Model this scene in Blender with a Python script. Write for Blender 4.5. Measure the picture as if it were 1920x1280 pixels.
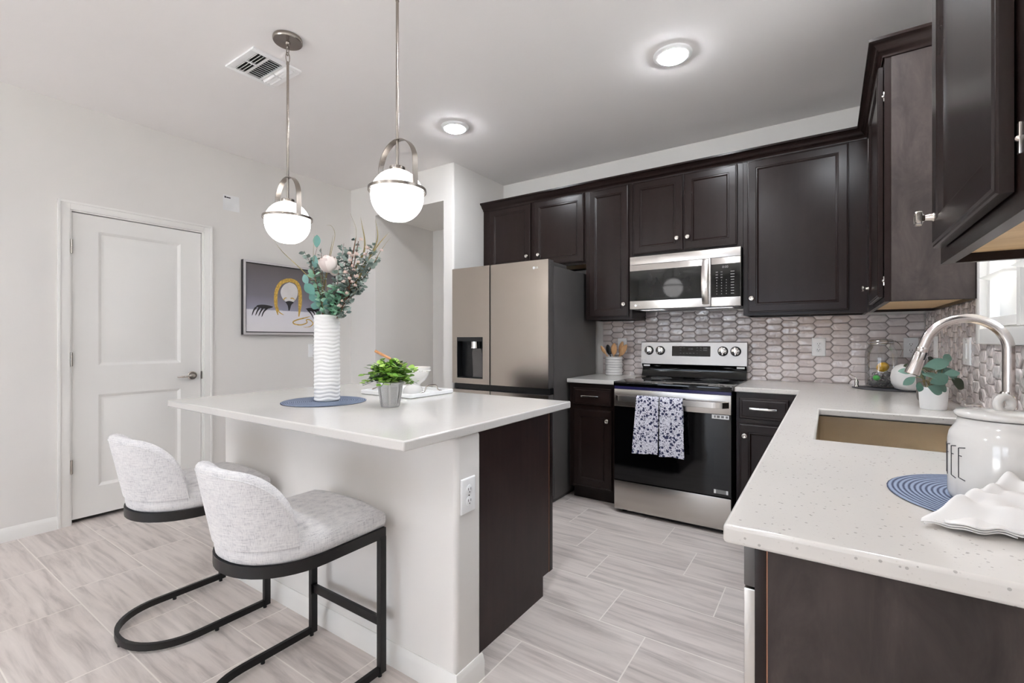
import bpy, bmesh, math, random
from mathutils import Vector, Matrix
random.seed(7)
for o in list(bpy.data.objects): bpy.data.objects.remove(o)
sc = bpy.context.scene
COL = sc.collection

# ------------------------------------------------------------------ camera, sky, exposure
YAW = math.radians(34.0); FPX = 878.0; HYP = 636.0; CAMZ = 1.21
cam_d = bpy.data.cameras.new('camera'); cam = bpy.data.objects.new('camera', cam_d); COL.objects.link(cam)
cam.location = (0, 0, CAMZ); cam.rotation_euler = (math.pi/2, 0, YAW)
cam_d.sensor_width = 36.0; cam_d.lens = FPX/1920*36.0
cam_d.shift_y = -(640.0-HYP)/1920.0; cam_d.clip_start = 0.02
sc.camera = cam
world = bpy.data.worlds.new('sky'); sc.world = world; world.use_nodes = True
bgn = world.node_tree.nodes['Background']
bgn.inputs[0].default_value = (0.87, 0.97, 1.13, 1); bgn.inputs[1].default_value = 4.1
vs = sc.view_settings
sc.display_settings.display_device = 'sRGB'
vs.view_transform = 'Standard'; vs.look = 'None'; vs.exposure = 0.66; vs.gamma = 1.0; vs.use_curve_mapping = False
sc.cycles.max_bounces = 14; sc.cycles.diffuse_bounces = 8; sc.cycles.glossy_bounces = 6
sc.cycles.transmission_bounces = 10; sc.cycles.transparent_max_bounces = 12
sc.cycles.sample_clamp_indirect = 10.0
sc.cycles.caustics_reflective = False; sc.cycles.caustics_refractive = False

sun_d = bpy.data.lights.new('sun', 'SUN'); sun_d.energy = 62; sun_d.angle = math.radians(.6); sun_d.color = (.96, .98, 1.0)
sun_o = bpy.data.objects.new('sun', sun_d); COL.objects.link(sun_o); sun_o.location = (-6, 6, 9)
sun_o.rotation_euler = Vector((.12, -.16, -1)).to_track_quat('-Z', 'Y').to_euler()      # high sun over the roof: added so the patio bounces light up to the ceiling
def portal(name, loc, rot, sx, sy):
    l = bpy.data.lights.new(name, 'AREA'); l.shape = 'RECTANGLE'; l.size = sx; l.size_y = sy
    l.cycles.is_portal = True
    o = bpy.data.objects.new(name, l); COL.objects.link(o); o.location = loc; o.rotation_euler = rot
# daylight comes in through the glass doors behind the camera, the sink window and two added windows
portal('daylight_rear', (-2.9, -5.05, 1.1), (math.pi/2, 0, 0), 2.0, 2.1)
portal('daylight_rear', (-0.9, -5.05, 1.45), (math.pi/2, 0, 0), 1.3, 1.3)
portal('daylight_sink', (0.63, 1.95, 1.8), (math.pi/2, 0, math.pi/2), 1.14, 1.14)
portal('daylight_side', (0.65, -2.55, 1.5), (math.pi/2, 0, math.pi/2), 1.3, 1.2)

# ------------------------------------------------------------------ helpers
CA, SA = math.cos(YAW), math.sin(YAW)
def at(x, y, dep):
    u = (x-960)/FPX; v = (HYP-y)/FPX
    return Vector(((u*CA-SA)*dep, (u*SA+CA)*dep, CAMZ+v*dep))
WL = {}
def wloc(o): return WL.get(o.name, Vector((0, 0, 0))) if o else Vector((0, 0, 0))
def tagp(o, label, cat, group=None, kind=None):
    if label: o['label'] = label
    if cat: o['category'] = cat
    if group: o['group'] = group
    if kind: o['kind'] = kind
    return o
def thing(name, label, cat, loc, group=None):
    o = bpy.data.objects.new(name, None); COL.objects.link(o)
    o.empty_display_size = 0.05; o.location = loc; WL[o.name] = Vector(loc)
    return tagp(o, label, cat, group)
def copy_tree(o, parent=None):
    c = o.copy(); COL.objects.link(c)
    if parent: c.parent = parent
    for ch in list(o.children): copy_tree(ch, c)
    return c

class MB:
    def __init__(s): s.bm = bmesh.new(); s.mi = 0
    def face(s, vs_):
        try:
            f = s.bm.faces.new(vs_); f.material_index = s.mi; return f
        except ValueError: return None
    def poly(s, pts): return s.face([s.bm.verts.new(p) for p in pts])
    def box(s, x0, x1, y0, y1, z0, z1, bev=0.0, seg=2):
        v = [s.bm.verts.new((x, y, z)) for z in (z0, z1) for y in (y0, y1) for x in (x0, x1)]
        fs = [s.face([v[i] for i in q]) for q in ((0,2,3,1),(4,5,7,6),(0,1,5,4),(2,6,7,3),(0,4,6,2),(1,3,7,5))]
        if bev > 0:
            es = list({e for f in fs for e in f.edges})
            r = bmesh.ops.bevel(s.bm, geom=es, offset=bev, segments=seg, profile=0.6, affect='EDGES')
            for f in r['faces']: f.material_index = s.mi
        return s
    def obox(s, c, ax, ay, az, hx, hy, hz, bev=0.0):
        c = Vector(c); ax = Vector(ax).normalized(); ay = Vector(ay).normalized(); az = Vector(az).normalized()
        v = [s.bm.verts.new(c+ax*hx*i+ay*hy*j+az*hz*k) for k in (-1,1) for j in (-1,1) for i in (-1,1)]
        fs = [s.face([v[i] for i in q]) for q in ((0,2,3,1),(4,5,7,6),(0,1,5,4),(2,6,7,3),(0,4,6,2),(1,3,7,5))]
        if bev > 0:
            es = list({e for f in fs for e in f.edges})
            r = bmesh.ops.bevel(s.bm, geom=es, offset=bev, segments=2, profile=0.6, affect='EDGES')
            for f in r['faces']: f.material_index = s.mi
        return s
    def rings(s, rings, closed=True, cap0=True, cap1=True):
        prev = None; first = None
        for R in rings:
            cur = [s.bm.verts.new(p) for p in R]
            if prev:
                n = len(cur); m = n if closed else n-1
                for i in range(m):
                    j = (i+1) % n
                    s.face([prev[i], prev[j], cur[j], cur[i]])
            else: first = cur
            prev = cur
        if closed and cap0: s.face(list(reversed(first)))
        if closed and cap1: s.face(prev)
        return s
    def cyl(s, p0, p1, r0, r1=None, seg=20, caps=True):
        p0 = Vector(p0); p1 = Vector(p1); r1 = r0 if r1 is None else r1
        d = (p1-p0).normalized(); a = d.orthogonal().normalized(); b = d.cross(a)
        R = [[p+(a*math.cos(2*math.pi*i/seg)+b*math.sin(2*math.pi*i/seg))*r for i in range(seg)] for p, r in ((p0, r0), (p1, r1))]
        return s.rings(R, True, caps, caps)
    def lathe(s, prof, c, seg=32, rf=None, cap0=True, cap1=True, axis=None, xa=None):
        c = Vector(c); az = Vector(axis or (0,0,1)).normalized()
        ax = Vector(xa).normalized() if xa else (Vector((1,0,0)) if abs(az.x) < .9 else Vector((0,1,0)))
        ax = (ax-az*ax.dot(az)).normalized(); ay = az.cross(ax)
        R = []
        for r, z in prof:
            ring = []
            for i in range(seg):
                t = 2*math.pi*i/seg; rr = max(r, 1e-5)
                if rf: rr = max(rf(rr, z, t), 1e-5)
                ring.append(c+az*z+(ax*math.cos(t)+ay*math.sin(t))*rr)
            R.append(ring)
        return s.rings(R, True, cap0, cap1)
    def tube(s, pts, r, seg=8, closed=False):
        pts = [Vector(p) for p in pts]; n = len(pts); R = []
        a = None
        for i, p in enumerate(pts):
            if closed: d = pts[(i+1) % n]-pts[i-1]
            else: d = pts[min(i+1, n-1)]-pts[max(i-1, 0)]
            d.normalize()
            a = d.orthogonal().normalized() if a is None else (a-d*a.dot(d)).normalized()
            b = d.cross(a); rr = r[i] if isinstance(r, (list, tuple)) else r
            R.append([p+(a*math.cos(2*math.pi*k/seg)+b*math.sin(2*math.pi*k/seg))*rr for k in range(seg)])
        if closed: R.append(R[0]); return s.rings(R, True, False, False)
        return s.rings(R)
    def bar(s, pts, w, h, up=(0,0,1), closed=False):
        """rectangular bar swept along pts: w across, h along up"""
        pts = [Vector(p) for p in pts]; n = len(pts); R = []; up = Vector(up)
        for i, p in enumerate(pts):
            d0 = (pts[i]-pts[i-1]).normalized() if (i > 0 or closed) else None
            d1 = (pts[(i+1) % n]-pts[i]).normalized() if (i < n-1 or closed) else None
            d = (d0+d1).normalized() if d0 and d1 else (d0 or d1)
            side = d.cross(up).normalized(); k = 1.0
            if d0 and d1: k = 1/max(0.5, d.dot(d1))
            R.append([p+side*(sx*w/2*k)+up*(sz*h/2) for sx, sz in ((-1,-1),(1,-1),(1,1),(-1,1))])
        if closed: R.append(R[0]); return s.rings(R, True, False, False)
        return s.rings(R)
    def sphere(s, c, r, sc_=(1,1,1), u=16, v=10):
        prof = [(math.sin(math.pi*i/v), -math.cos(math.pi*i/v)) for i in range(v+1)]
        c = Vector(c); R = []
        for pr, pz in prof:
            pr = max(pr, 1e-4)
            R.append([c+Vector((r*sc_[0]*pr*math.cos(2*math.pi*i/u), r*sc_[1]*pr*math.sin(2*math.pi*i/u), r*sc_[2]*pz)) for i in range(u)])
        return s.rings(R)
    def leaf(s, c, d, n, L, W, cup=0.15, seg=6, tip=1.0):
        """leaf blade starting at c along d, normal n"""
        c = Vector(c); d = Vector(d).normalized(); n = Vector(n); n = (n-d*n.dot(d)).normalized(); b = d.cross(n)
        rows = []
        for i in range(seg+1):
            t = i/seg; w = W/2*(math.sin(math.pi*min(1, t**(1/tip)*.97+.015))**.75)
            p = c+d*(L*t)+n*(-cup*L*t*t)
            rows.append([s.bm.verts.new(p-b*w+n*(cup*w*.8)), s.bm.verts.new(p), s.bm.verts.new(p+b*w+n*(cup*w*.8))])
        for i in range(seg):
            for k in (0, 1): s.face([rows[i][k], rows[i][k+1], rows[i+1][k+1], rows[i+1][k]])
        return s
    def prism(s, outline, off):
        """extrude a closed 3D outline by vector off"""
        off = Vector(off); a = [Vector(p) for p in outline]
        return s.rings([a, [p+off for p in a]])
    def panel(s, o, ux, uz, n, w, h, rg, back=0.0):
        """moulded panel; rg = [(inset, height along n)...]; o = lower corner on the back plane"""
        o = Vector(o); ux = Vector(ux); uz = Vector(uz); n = Vector(n)
        R = []
        for ins, d in [(0, back)]+rg:
            R.append([o+ux*x+uz*z+n*d for x, z in ((ins, ins), (w-ins, ins), (w-ins, h-ins), (ins, h-ins))])
        flip = ux.cross(uz).dot(n) < 0
        if flip: R = [list(reversed(r)) for r in R]
        return s.rings(R)
    def build(s, name, mat, parent=None, smooth=True, ang=38, solid=0.0, sub=0, recalc=True):
        bm = s.bm
        bmesh.ops.remove_doubles(bm, verts=bm.verts, dist=1e-6)
        if recalc: bmesh.ops.recalc_face_normals(bm, faces=bm.faces)
        off = Vector((0,0,0)); p = parent
        while p is not None: off = off+Vector(p.location); p = p.parent
        bmesh.ops.translate(bm, verts=bm.verts, vec=-off)
        if smooth:
            lim = math.radians(ang)
            for f in bm.faces: f.smooth = True
            for e in bm.edges:
                if len(e.link_faces) == 2:
                    e.smooth = e.calc_face_angle(3.0) < lim
                else: e.smooth = False
        me = bpy.data.meshes.new(name); bm.to_mesh(me); bm.free()
        for m in (mat if isinstance(mat, (list, tuple)) else [mat]): me.materials.append(m)
        o = bpy.data.objects.new(name, me); COL.objects.link(o)
        if parent is not None: o.parent = parent
        if solid:
            md = o.modifiers.new('solidify', 'SOLIDIFY'); md.thickness = abs(solid); md.offset = 0
        if sub:
            md = o.modifiers.new('subsurf', 'SUBSURF'); md.levels = sub; md.render_levels = sub
        return o

def smoothpath(pts, n=8):
    pts = [Vector(p) for p in pts]; P = [pts[0]*2-pts[1]]+pts+[pts[-1]*2-pts[-2]]; out = []
    for i in range(1, len(P)-2):
        for k in range(n):
            t = k/n; a, b, c, d = P[i-1:i+3]
            out.append(.5*((2*b)+(c-a)*t+(2*a-5*b+4*c-d)*t*t+(3*b-a-3*c+d)*t**3))
    out.append(pts[-1]); return out

# ------------------------------------------------------------------ materials
def lin(c): return tuple(((v/255)/12.92 if v/255 <= .04045 else (((v/255)+.055)/1.055)**2.4) for v in c)
class NT:
    def __init__(s, name):
        s.m = bpy.data.materials.new(name); s.m.use_nodes = True; s.t = s.m.node_tree
        s.b = s.t.nodes['Principled BSDF']; s.out = s.t.nodes['Material Output']
    def n(s, typ, **kw):
        x = s.t.nodes.new(typ)
        for k, v in kw.items(): setattr(x, k, v)
        return x
    def l(s, a, b): s.t.links.new(a, b)
    def inp(s, sock, v):
        if hasattr(v, 'links') or isinstance(v, bpy.types.NodeSocket): s.l(v, sock)
        else: sock.default_value = v
    def math(s, op, a, b=0.0, c=None):
        x = s.n('ShaderNodeMath', operation=op); s.inp(x.inputs[0], a); s.inp(x.inputs[1], b)
        if c is not None: s.inp(x.inputs[2], c)
        return x.outputs[0]
    def coord(s, kind='Object', scale=(1,1,1), rot=(0,0,0), loc=(0,0,0)):
        tc = s.n('ShaderNodeTexCoord'); mp = s.n('ShaderNodeMapping')
        mp.inputs['Scale'].default_value = scale; mp.inputs['Rotation'].default_value = rot; mp.inputs['Location'].default_value = loc
        s.l(tc.outputs[kind], mp.inputs['Vector']); return mp.outputs[0]
    def noise(s, vec, scale=5, detail=4, rough=.55, dist=0):
        x = s.n('ShaderNodeTexNoise'); s.l(vec, x.inputs['Vector']); x.inputs['Scale'].default_value = scale
        x.inputs['Detail'].default_value = detail; x.inputs['Roughness'].default_value = rough; x.inputs['Distortion'].default_value = dist
        return x.outputs['Fac']
    def ramp(s, fac, stops):
        x = s.n('ShaderNodeValToRGB'); s.l(fac, x.inputs[0]); cr = x.color_ramp
        while len(cr.elements) < len(stops): cr.elements.new(.5)
        for e, (p, c) in zip(cr.elements, stops): e.position = p; e.color = (*c, 1) if len(c) == 3 else c
        return x.outputs[0]
    def mix(s, fac, a, b, blend='MIX'):
        x = s.n('ShaderNodeMix', data_type='RGBA', blend_type=blend)
        s.inp(x.inputs[0], fac)
        for i, v in ((6, a), (7, b)):
            if isinstance(v, tuple): x.inputs[i].default_value = (*v[:3], 1)
            else: s.l(v, x.inputs[i])
        return x.outputs[2]
    def bump(s, h, strength=.2, dist=.01):
        x = s.n('ShaderNodeBump'); x.inputs['Strength'].default_value = strength; x.inputs['Distance'].default_value = dist
        s.l(h, x.inputs['Height']); s.l(x.outputs[0], s.b.inputs['Normal']); return x
    def set(s, **kw):
        for k, v in kw.items():
            k = k.replace('_', ' ')
            if isinstance(v, tuple): v = (*v[:3], 1)
            s.inp(s.b.inputs[k], v)
        return s
def pm(name, col, rough=.5, metal=0.0, var=.04, scale=8.0, bump=0.0, bscale=120.0, bdist=.002, coat=0.0, spec=.5, stretch=(1,1,1), trans=0, ior=1.45, sss=0):
    k = NT(name); v = k.coord('Object', stretch)
    nz = k.noise(v, scale, 3)
    c = lin(col); d = tuple(max(0, x*(1-var*2)) for x in c); e = tuple(min(1, x*(1+var)) for x in c)
    k.set(Base_Color=k.ramp(nz, [(.3, d), (.7, e)]), Metallic=metal, Coat_Weight=coat, Transmission_Weight=trans, IOR=ior)
    k.b.inputs['Specular IOR Level'].default_value = spec
    k.set(Roughness=k.math('MULTIPLY_ADD', nz, rough*.25, rough*.87))
    if bump: k.bump(k.noise(v, bscale, 2), bump, bdist)
    return k.m
M = {}
M['wall'] = pm('wall_paint', (222, 219, 215), .75, var=.012, scale=1.5, bump=.12, bscale=45, bdist=.003)
M['ceiling'] = pm('ceiling_paint', (236, 233, 232), .85, var=.01, scale=1.2, bump=.15, bscale=35, bdist=.003)
M['trim'] = pm('trim_paint', (230, 228, 224), .35, var=.01, scale=3)
M['door'] = pm('door_paint', (228, 226, 222), .4, var=.01, scale=3, bump=.03, bscale=90)
M['islandwall'] = pm('island_wall_paint', (224, 221, 217), .7, var=.012, scale=2, bump=.12, bscale=40, bdist=.003)
def wood(name, c0, c1, rough=.32, coat=.25, mott=0.0, grain=(38, 38, 1.6), spec=.32):
    k = NT(name); v = k.coord('Object', grain)
    a = k.noise(v, 1.0, 6, .6, .4); b = k.noise(k.coord('Object', (6, 6, 2.5)), 2.0, 5, .65, .8)
    f = k.math('ADD', k.math('MULTIPLY', a, 1-mott), k.math('MULTIPLY', b, mott))
    k.set(Base_Color=k.ramp(f, [(.32, lin(c0)), (.68, lin(c1))]), Coat_Weight=coat, Coat_Roughness=.25)
    k.set(Roughness=k.math('MULTIPLY_ADD', b, .01, rough)); k.b.inputs['Specular IOR Level'].default_value = spec
    return k.m
M['cab'] = wood('espresso_wood', (31, 22, 20), (37, 27, 25), .25, .0, .3, (9, 9, .7), .22)
M['cabpanel'] = wood('espresso_panel', (40, 32, 30), (70, 61, 58), .48, .0, .8, (30, 30, 1.6), .28)
M['islandpanel'] = wood('island_panel_wood', (36, 24, 23), (54, 39, 36), .40, .0, .5)
M['edgewood'] = pm('raw_wood_edge', (150, 105, 80), .6, var=.1, scale=30)
M['birch'] = wood('birch_underside', (205, 170, 122), (232, 202, 156), .5, .05, .3, (2, 30, 30))
def quartz(name, base=(238, 236, 233), rough=.09, amt=.25):
    k = NT(name); v = k.coord('Object'); vo = k.n('ShaderNodeTexVoronoi'); k.l(v, vo.inputs['Vector']); vo.inputs['Scale'].default_value = 120
    wn = k.n('ShaderNodeTexWhiteNoise'); k.l(vo.outputs['Position'], wn.inputs['Vector'])
    dot = k.math('MULTIPLY', k.math('LESS_THAN', vo.outputs['Distance'], .26), k.math('LESS_THAN', wn.outputs['Value'], .16))
    vo2 = k.n('ShaderNodeTexVoronoi'); k.l(v, vo2.inputs['Vector']); vo2.inputs['Scale'].default_value = 240
    wn2 = k.n('ShaderNodeTexWhiteNoise'); k.l(vo2.outputs['Position'], wn2.inputs['Vector'])
    dot2 = k.math('MULTIPLY', k.math('LESS_THAN', vo2.outputs['Distance'], .3), k.math('LESS_THAN', wn2.outputs['Value'], .12))
    cl = k.ramp(k.noise(v, 3, 3), [(.3, lin(base)), (.7, lin(tuple(x+4 for x in base)))])
    c = k.mix(k.math('MULTIPLY', dot2, .35*amt), cl, lin((175, 170, 162)))
    c = k.mix(k.math('MULTIPLY', dot, .7*amt), c, lin((140, 135, 130)))
    k.set(Base_Color=c, Roughness=rough); return k.m
M['quartz'] = quartz('white_quartz', (206, 203, 199))
M['quartz2'] = quartz('speckled_quartz', (204, 200, 195), .16, .9)
def steel(name, col, rough=.25, stretch=(1, 1, 220), amt=.05):
    k = NT(name); a = k.noise(k.coord('Object', stretch), 3, 3)
    k.set(Base_Color=k.ramp(a, [(.3, tuple(x*.985 for x in lin(col))), (.7, lin(col))]), Metallic=1.0)
    k.set(Roughness=k.math('MULTIPLY_ADD', a, amt, rough-amt/2)); return k.m
M['steel'] = steel('brushed_steel', (192, 187, 182), .26)
M['steelpanel'] = steel('panel_steel', (172, 168, 164), .36)
M['fridge'] = steel('platinum_steel', (178, 169, 161), .22, (220, 220, 1), .03)
M['fridgeside'] = pm('grey_fridge_side', (98, 95, 93), .35, .3, var=.03, bump=.05, bscale=300)
M['nickel'] = pm('satin_nickel', (205, 198, 190), .22, 1.0, var=.03)
M['lampnickel'] = pm('lamp_nickel', (158, 150, 142), .26, 1.0, var=.03)
M['chrome'] = pm('polished_chrome', (226, 224, 222), .09, 1.0, var=.02)
M['faucet'] = steel('brushed_nickel_tap', (205, 198, 194), .22, (60, 60, 60))
M['sink'] = steel('sink_steel', (196, 184, 166), .26, (2, 2, 60), .01)
M['black'] = pm('black_glass', (6, 6, 7), .06, var=.02, spec=.55)
M['blackplastic'] = pm('black_plastic', (22, 22, 23), .35, var=.05)
M['glassdark'] = pm('dark_window_glass', (28, 28, 28), .05, var=.03)
M['navytape'] = pm('navy_film', (30, 26, 78), .3, var=.05)
M['blackmetal'] = pm('black_powder_coat', (27, 25, 25), .42, .2, var=.06, bump=.05, bscale=400)
M['white'] = pm('white_plastic', (240, 240, 240), .35, var=.01)
M['ceramic'] = pm('white_glaze', (208, 206, 203), .12, var=.012, coat=.4)
M['matteceramic'] = pm('matte_white_ceramic', (232, 231, 229), .5, var=.015)
M['bowlceramic'] = pm('creamy_white_ceramic', (236, 233, 228), .22, var=.015)
M['greypot'] = pm('grey_stoneware', (112, 106, 102), .5, var=.06)
M['darkslot'] = pm('dark_slot', (30, 29, 28), .6)
M['ink'] = pm('dark_print', (40, 40, 44), .6)
M['lightprint'] = pm('pale_print', (200, 200, 200), .5)
M['greyprint'] = pm('grey_print', (120, 120, 120), .5)
M['label'] = pm('white_sticker', (228, 228, 228), .5)
M['bamboo'] = wood('bamboo', (176, 128, 84), (208, 166, 120), .5, .1, .3, (30, 30, 3))
M['orangewood'] = wood('orange_wood', (186, 128, 78), (214, 160, 112), .45, .2, .3, (30, 30, 3))
M['soil'] = pm('dark_soil', (52, 44, 38), .95, var=.3, scale=80, bump=.6, bscale=90, bdist=.006)
def leafm(name, c0, c1, rough=.5, scale=30):
    k = NT(name); g = k.n('ShaderNodeNewGeometry'); f = k.noise(k.coord('Object'), scale, 3)
    r = k.math('ADD', k.math('MULTIPLY', g.outputs['Random Per Island'], .7), k.math('MULTIPLY', f, .3))
    k.set(Base_Color=k.ramp(r, [(.1, lin(c0)), (.9, lin(c1))]), Roughness=rough)
    k.b.inputs['Subsurface Weight'].default_value = 0.0
    return k.m
M['leafgreen'] = leafm('fresh_green_leaf', (88, 140, 46), (172, 208, 96))
M['leafdark'] = leafm('dark_green_leaf', (40, 58, 40), (70, 96, 62))
M['euc'] = leafm('grey_green_leaf', (66, 82, 78), (172, 188, 178))
M['teal'] = leafm('teal_leaf', (64, 118, 106), (110, 152, 146))
M['mint'] = leafm('mint_leaf', (96, 146, 120), (164, 204, 178))
M['grass'] = leafm('olive_blade', (96, 84, 44), (148, 132, 78))
M['stem'] = leafm('brown_stem', (84, 48, 36), (118, 82, 56))
M['blossom'] = leafm('blush_blossom', (226, 202, 194), (246, 236, 230), .7)
M['rose'] = leafm('white_rose_petal', (206, 190, 184), (232, 222, 216), .7)
M['eucpot'] = leafm('potted_leaf', (72, 104, 92), (112, 146, 132), .45)
M['eucdark'] = leafm('potted_dark_leaf', (40, 50, 38), (60, 70, 50), .45)
M['lemon'] = pm('lemon_skin', (232, 178, 40), .45, var=.08, scale=40, bump=.2, bscale=200)
M['lime'] = pm('bright_green', (84, 214, 84), .35, var=.05)
M['pebble'] = pm('glass_pebble', (226, 226, 228), .05, trans=.8, var=.02)
def emis(name, col, st, base=(240, 240, 238)):
    k = NT(name); a = k.noise(k.coord('Object'), 6, 2)
    k.set(Base_Color=lin(base), Roughness=.25, Emission_Color=lin(col))
    k.set(Emission_Strength=k.math('MULTIPLY_ADD', a, st*.05, st*.975)); return k.m
M['opal'] = emis('lit_opal_glass', (252, 249, 248), 3.4, (225, 224, 222))
M['ledlens'] = emis('lit_diffuser', (243, 247, 253), 150.0)
def glass(name, refl=.08, tint=(1, 1, 1)):
    k = NT(name); tr = k.n('ShaderNodeBsdfTransparent'); gl = k.n('ShaderNodeBsdfGlossy'); mx = k.n('ShaderNodeMixShader')
    tr.inputs[0].default_value = (*tint, 1); gl.inputs['Roughness'].default_value = .02
    fr = k.n('ShaderNodeFresnel'); fr.inputs['IOR'].default_value = 1.45
    k.l(k.math('MULTIPLY_ADD', fr.outputs[0], .6, k.math('MULTIPLY', k.noise(k.coord('Object'), 3, 2), refl)), mx.inputs[0])
    k.l(tr.outputs[0], mx.inputs[1]); k.l(gl.outputs[0], mx.inputs[2]); k.l(mx.outputs[0], k.out.inputs[0]); return k.m
M['pane'] = glass('window_glass', .02, (.96, .97, .97))
M['jarglass'] = glass('jar_glass', .10, (.955, .965, .965))
def floor_mat():
    k = NT('floor_tile'); tc = k.n('ShaderNodeTexCoord'); sp = k.n('ShaderNodeSeparateXYZ'); k.l(tc.outputs['Object'], sp.inputs[0])
    X, Y = sp.outputs[0], sp.outputs[1]
    rv = k.math('DIVIDE', k.math('SUBTRACT', 2.786, Y), .3015); row = k.math('FLOOR', rv); fy = k.math('SUBTRACT', rv, row)
    xv = k.math('DIVIDE', k.math('SUBTRACT', k.math('SUBTRACT', X, -1.22), k.math('MULTIPLY', row, .2015)), .6045)
    cl = k.math('FLOOR', xv); fx = k.math('SUBTRACT', xv, cl)
    def edge(f, w): return k.math('MAXIMUM', k.math('LESS_THAN', f, w), k.math('GREATER_THAN', f, 1-w))
    grout = k.math('MAXIMUM', edge(fx, .0040), edge(fy, .0080))
    seed = k.math('ADD', k.math('MULTIPLY', row, 7.31), k.math('MULTIPLY', cl, 3.17))
    wn = k.n('ShaderNodeTexWhiteNoise', noise_dimensions='1D'); k.l(seed, wn.inputs['W'])
    cb = k.n('ShaderNodeCombineXYZ'); k.l(k.math('MULTIPLY', X, 1.5), cb.inputs[0])
    k.l(k.math('MULTIPLY', Y, 17), cb.inputs[1]); k.l(k.math('MULTIPLY', wn.outputs['Value'], 40), cb.inputs[2])
    a = k.noise(cb.outputs[0], 1.4, 6, .62, .55)
    cb2 = k.n('ShaderNodeCombineXYZ'); k.l(k.math('MULTIPLY', X, .9), cb2.inputs[0]); k.l(k.math('MULTIPLY', Y, 7), cb2.inputs[1]); k.l(k.math('MULTIPLY', wn.outputs['Value'], 23), cb2.inputs[2])
    b = k.noise(cb2.outputs[0], 1.1, 3, .5, .3)
    c1 = k.ramp(a, [(.26, lin((152, 145, 142))), (.40, lin((188, 180, 176))), (.53, lin((212, 204, 199))), (.75, lin((229, 221, 216)))])
    c2 = k.mix(k.math('MULTIPLY', b, .35), c1, lin((214, 199, 193)))
    c3 = k.mix(k.math('MULTIPLY', k.math('SUBTRACT', wn.outputs['Value'], .5), .12), c2, lin((235, 232, 230)))
    c = k.mix(grout, c3, lin((236, 230, 224)))
    k.set(Base_Color=c); k.set(Roughness=k.math('MULTIPLY_ADD', grout, .4, .36))
    k.bump(k.math('SUBTRACT', 1.0, grout), .25, .002); return k.m
M['floor'] = floor_mat()
def tile_mat():
    k = NT('glazed_picket_tile'); g = k.n('ShaderNodeNewGeometry'); v = k.coord('Object')
    f = k.noise(v, 14, 3)
    r = k.math('ADD', k.math('MULTIPLY', g.outputs['Random Per Island'], .75), k.math('MULTIPLY', f, .25))
    k.set(Base_Color=k.ramp(r, [(.1, lin((200, 188, 185))), (.9, lin((222, 213, 210)))]), Roughness=.06, Coat_Weight=.35, Coat_Roughness=.03)
    tc = k.n('ShaderNodeTexCoord'); va = k.n('ShaderNodeVectorMath', operation='ADD'); k.l(tc.outputs['Object'], va.inputs[0])
    cb = k.n('ShaderNodeCombineXYZ'); k.l(k.math('MULTIPLY', g.outputs['Random Per Island'], 9), cb.inputs[0]); k.l(cb.outputs[0], va.inputs[1])
    k.bump(k.noise(va.outputs[0], 24, 1.5, .5, .6), .60, .012); return k.m
M['tile'] = tile_mat()
M['grout'] = pm('grey_grout', (150, 142, 138), .85, var=.05, scale=30)
def fabric():
    k = NT('grey_linen'); v1 = k.coord('Object', (420, 420, 25)); v2 = k.coord('Object', (35, 35, 420))
    a = k.noise(v1, 1, 3, .6); b = k.noise(v2, 1, 3, .6); f = k.math('MULTIPLY_ADD', a, .5, k.math('MULTIPLY', b, .5))
    p = k.noise(k.coord('Object'), 14, 3); f2 = k.math('ADD', k.math('MULTIPLY', f, .85), k.math('MULTIPLY', p, .15))
    k.set(Base_Color=k.ramp(f2, [(.36, lin((170, 168, 172))), (.46, lin((208, 206, 207))), (.6, lin((226, 224, 223)))]), Roughness=.95)
    k.b.inputs['Sheen Weight'].default_value = .15; k.bump(f, .35, .002); return k.m
M['fabric'] = fabric()
M['whitecloth'] = pm('white_cotton', (226, 224, 222), .9, var=.015, scale=10, bump=.12, bscale=500, bdist=.001)
def braid(name, c0, c1):
    k = NT(name); tc = k.n('ShaderNodeTexCoord'); ln = k.n('ShaderNodeVectorMath', operation='LENGTH'); k.l(tc.outputs['Object'], ln.inputs[0])
    r = k.math('MULTIPLY', ln.outputs['Value'], 2*math.pi/.0085)
    w = k.math('MULTIPLY_ADD', k.math('SINE', r), .5, .5); nz = k.noise(k.coord('Object', (1, 1, 1)), 180, 2)
    f = k.math('MULTIPLY_ADD', nz, .35, k.math('MULTIPLY', w, .75))
    k.set(Base_Color=k.ramp(f, [(.2, lin(c0)), (.75, lin(c1))]), Roughness=.9); k.bump(w, .5, .003); return k.m
M['braid'] = braid('navy_braid', (52, 60, 84), (134, 146, 168))
M['braidgrey'] = braid('charcoal_braid', (52, 52, 56), (88, 88, 92))
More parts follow.
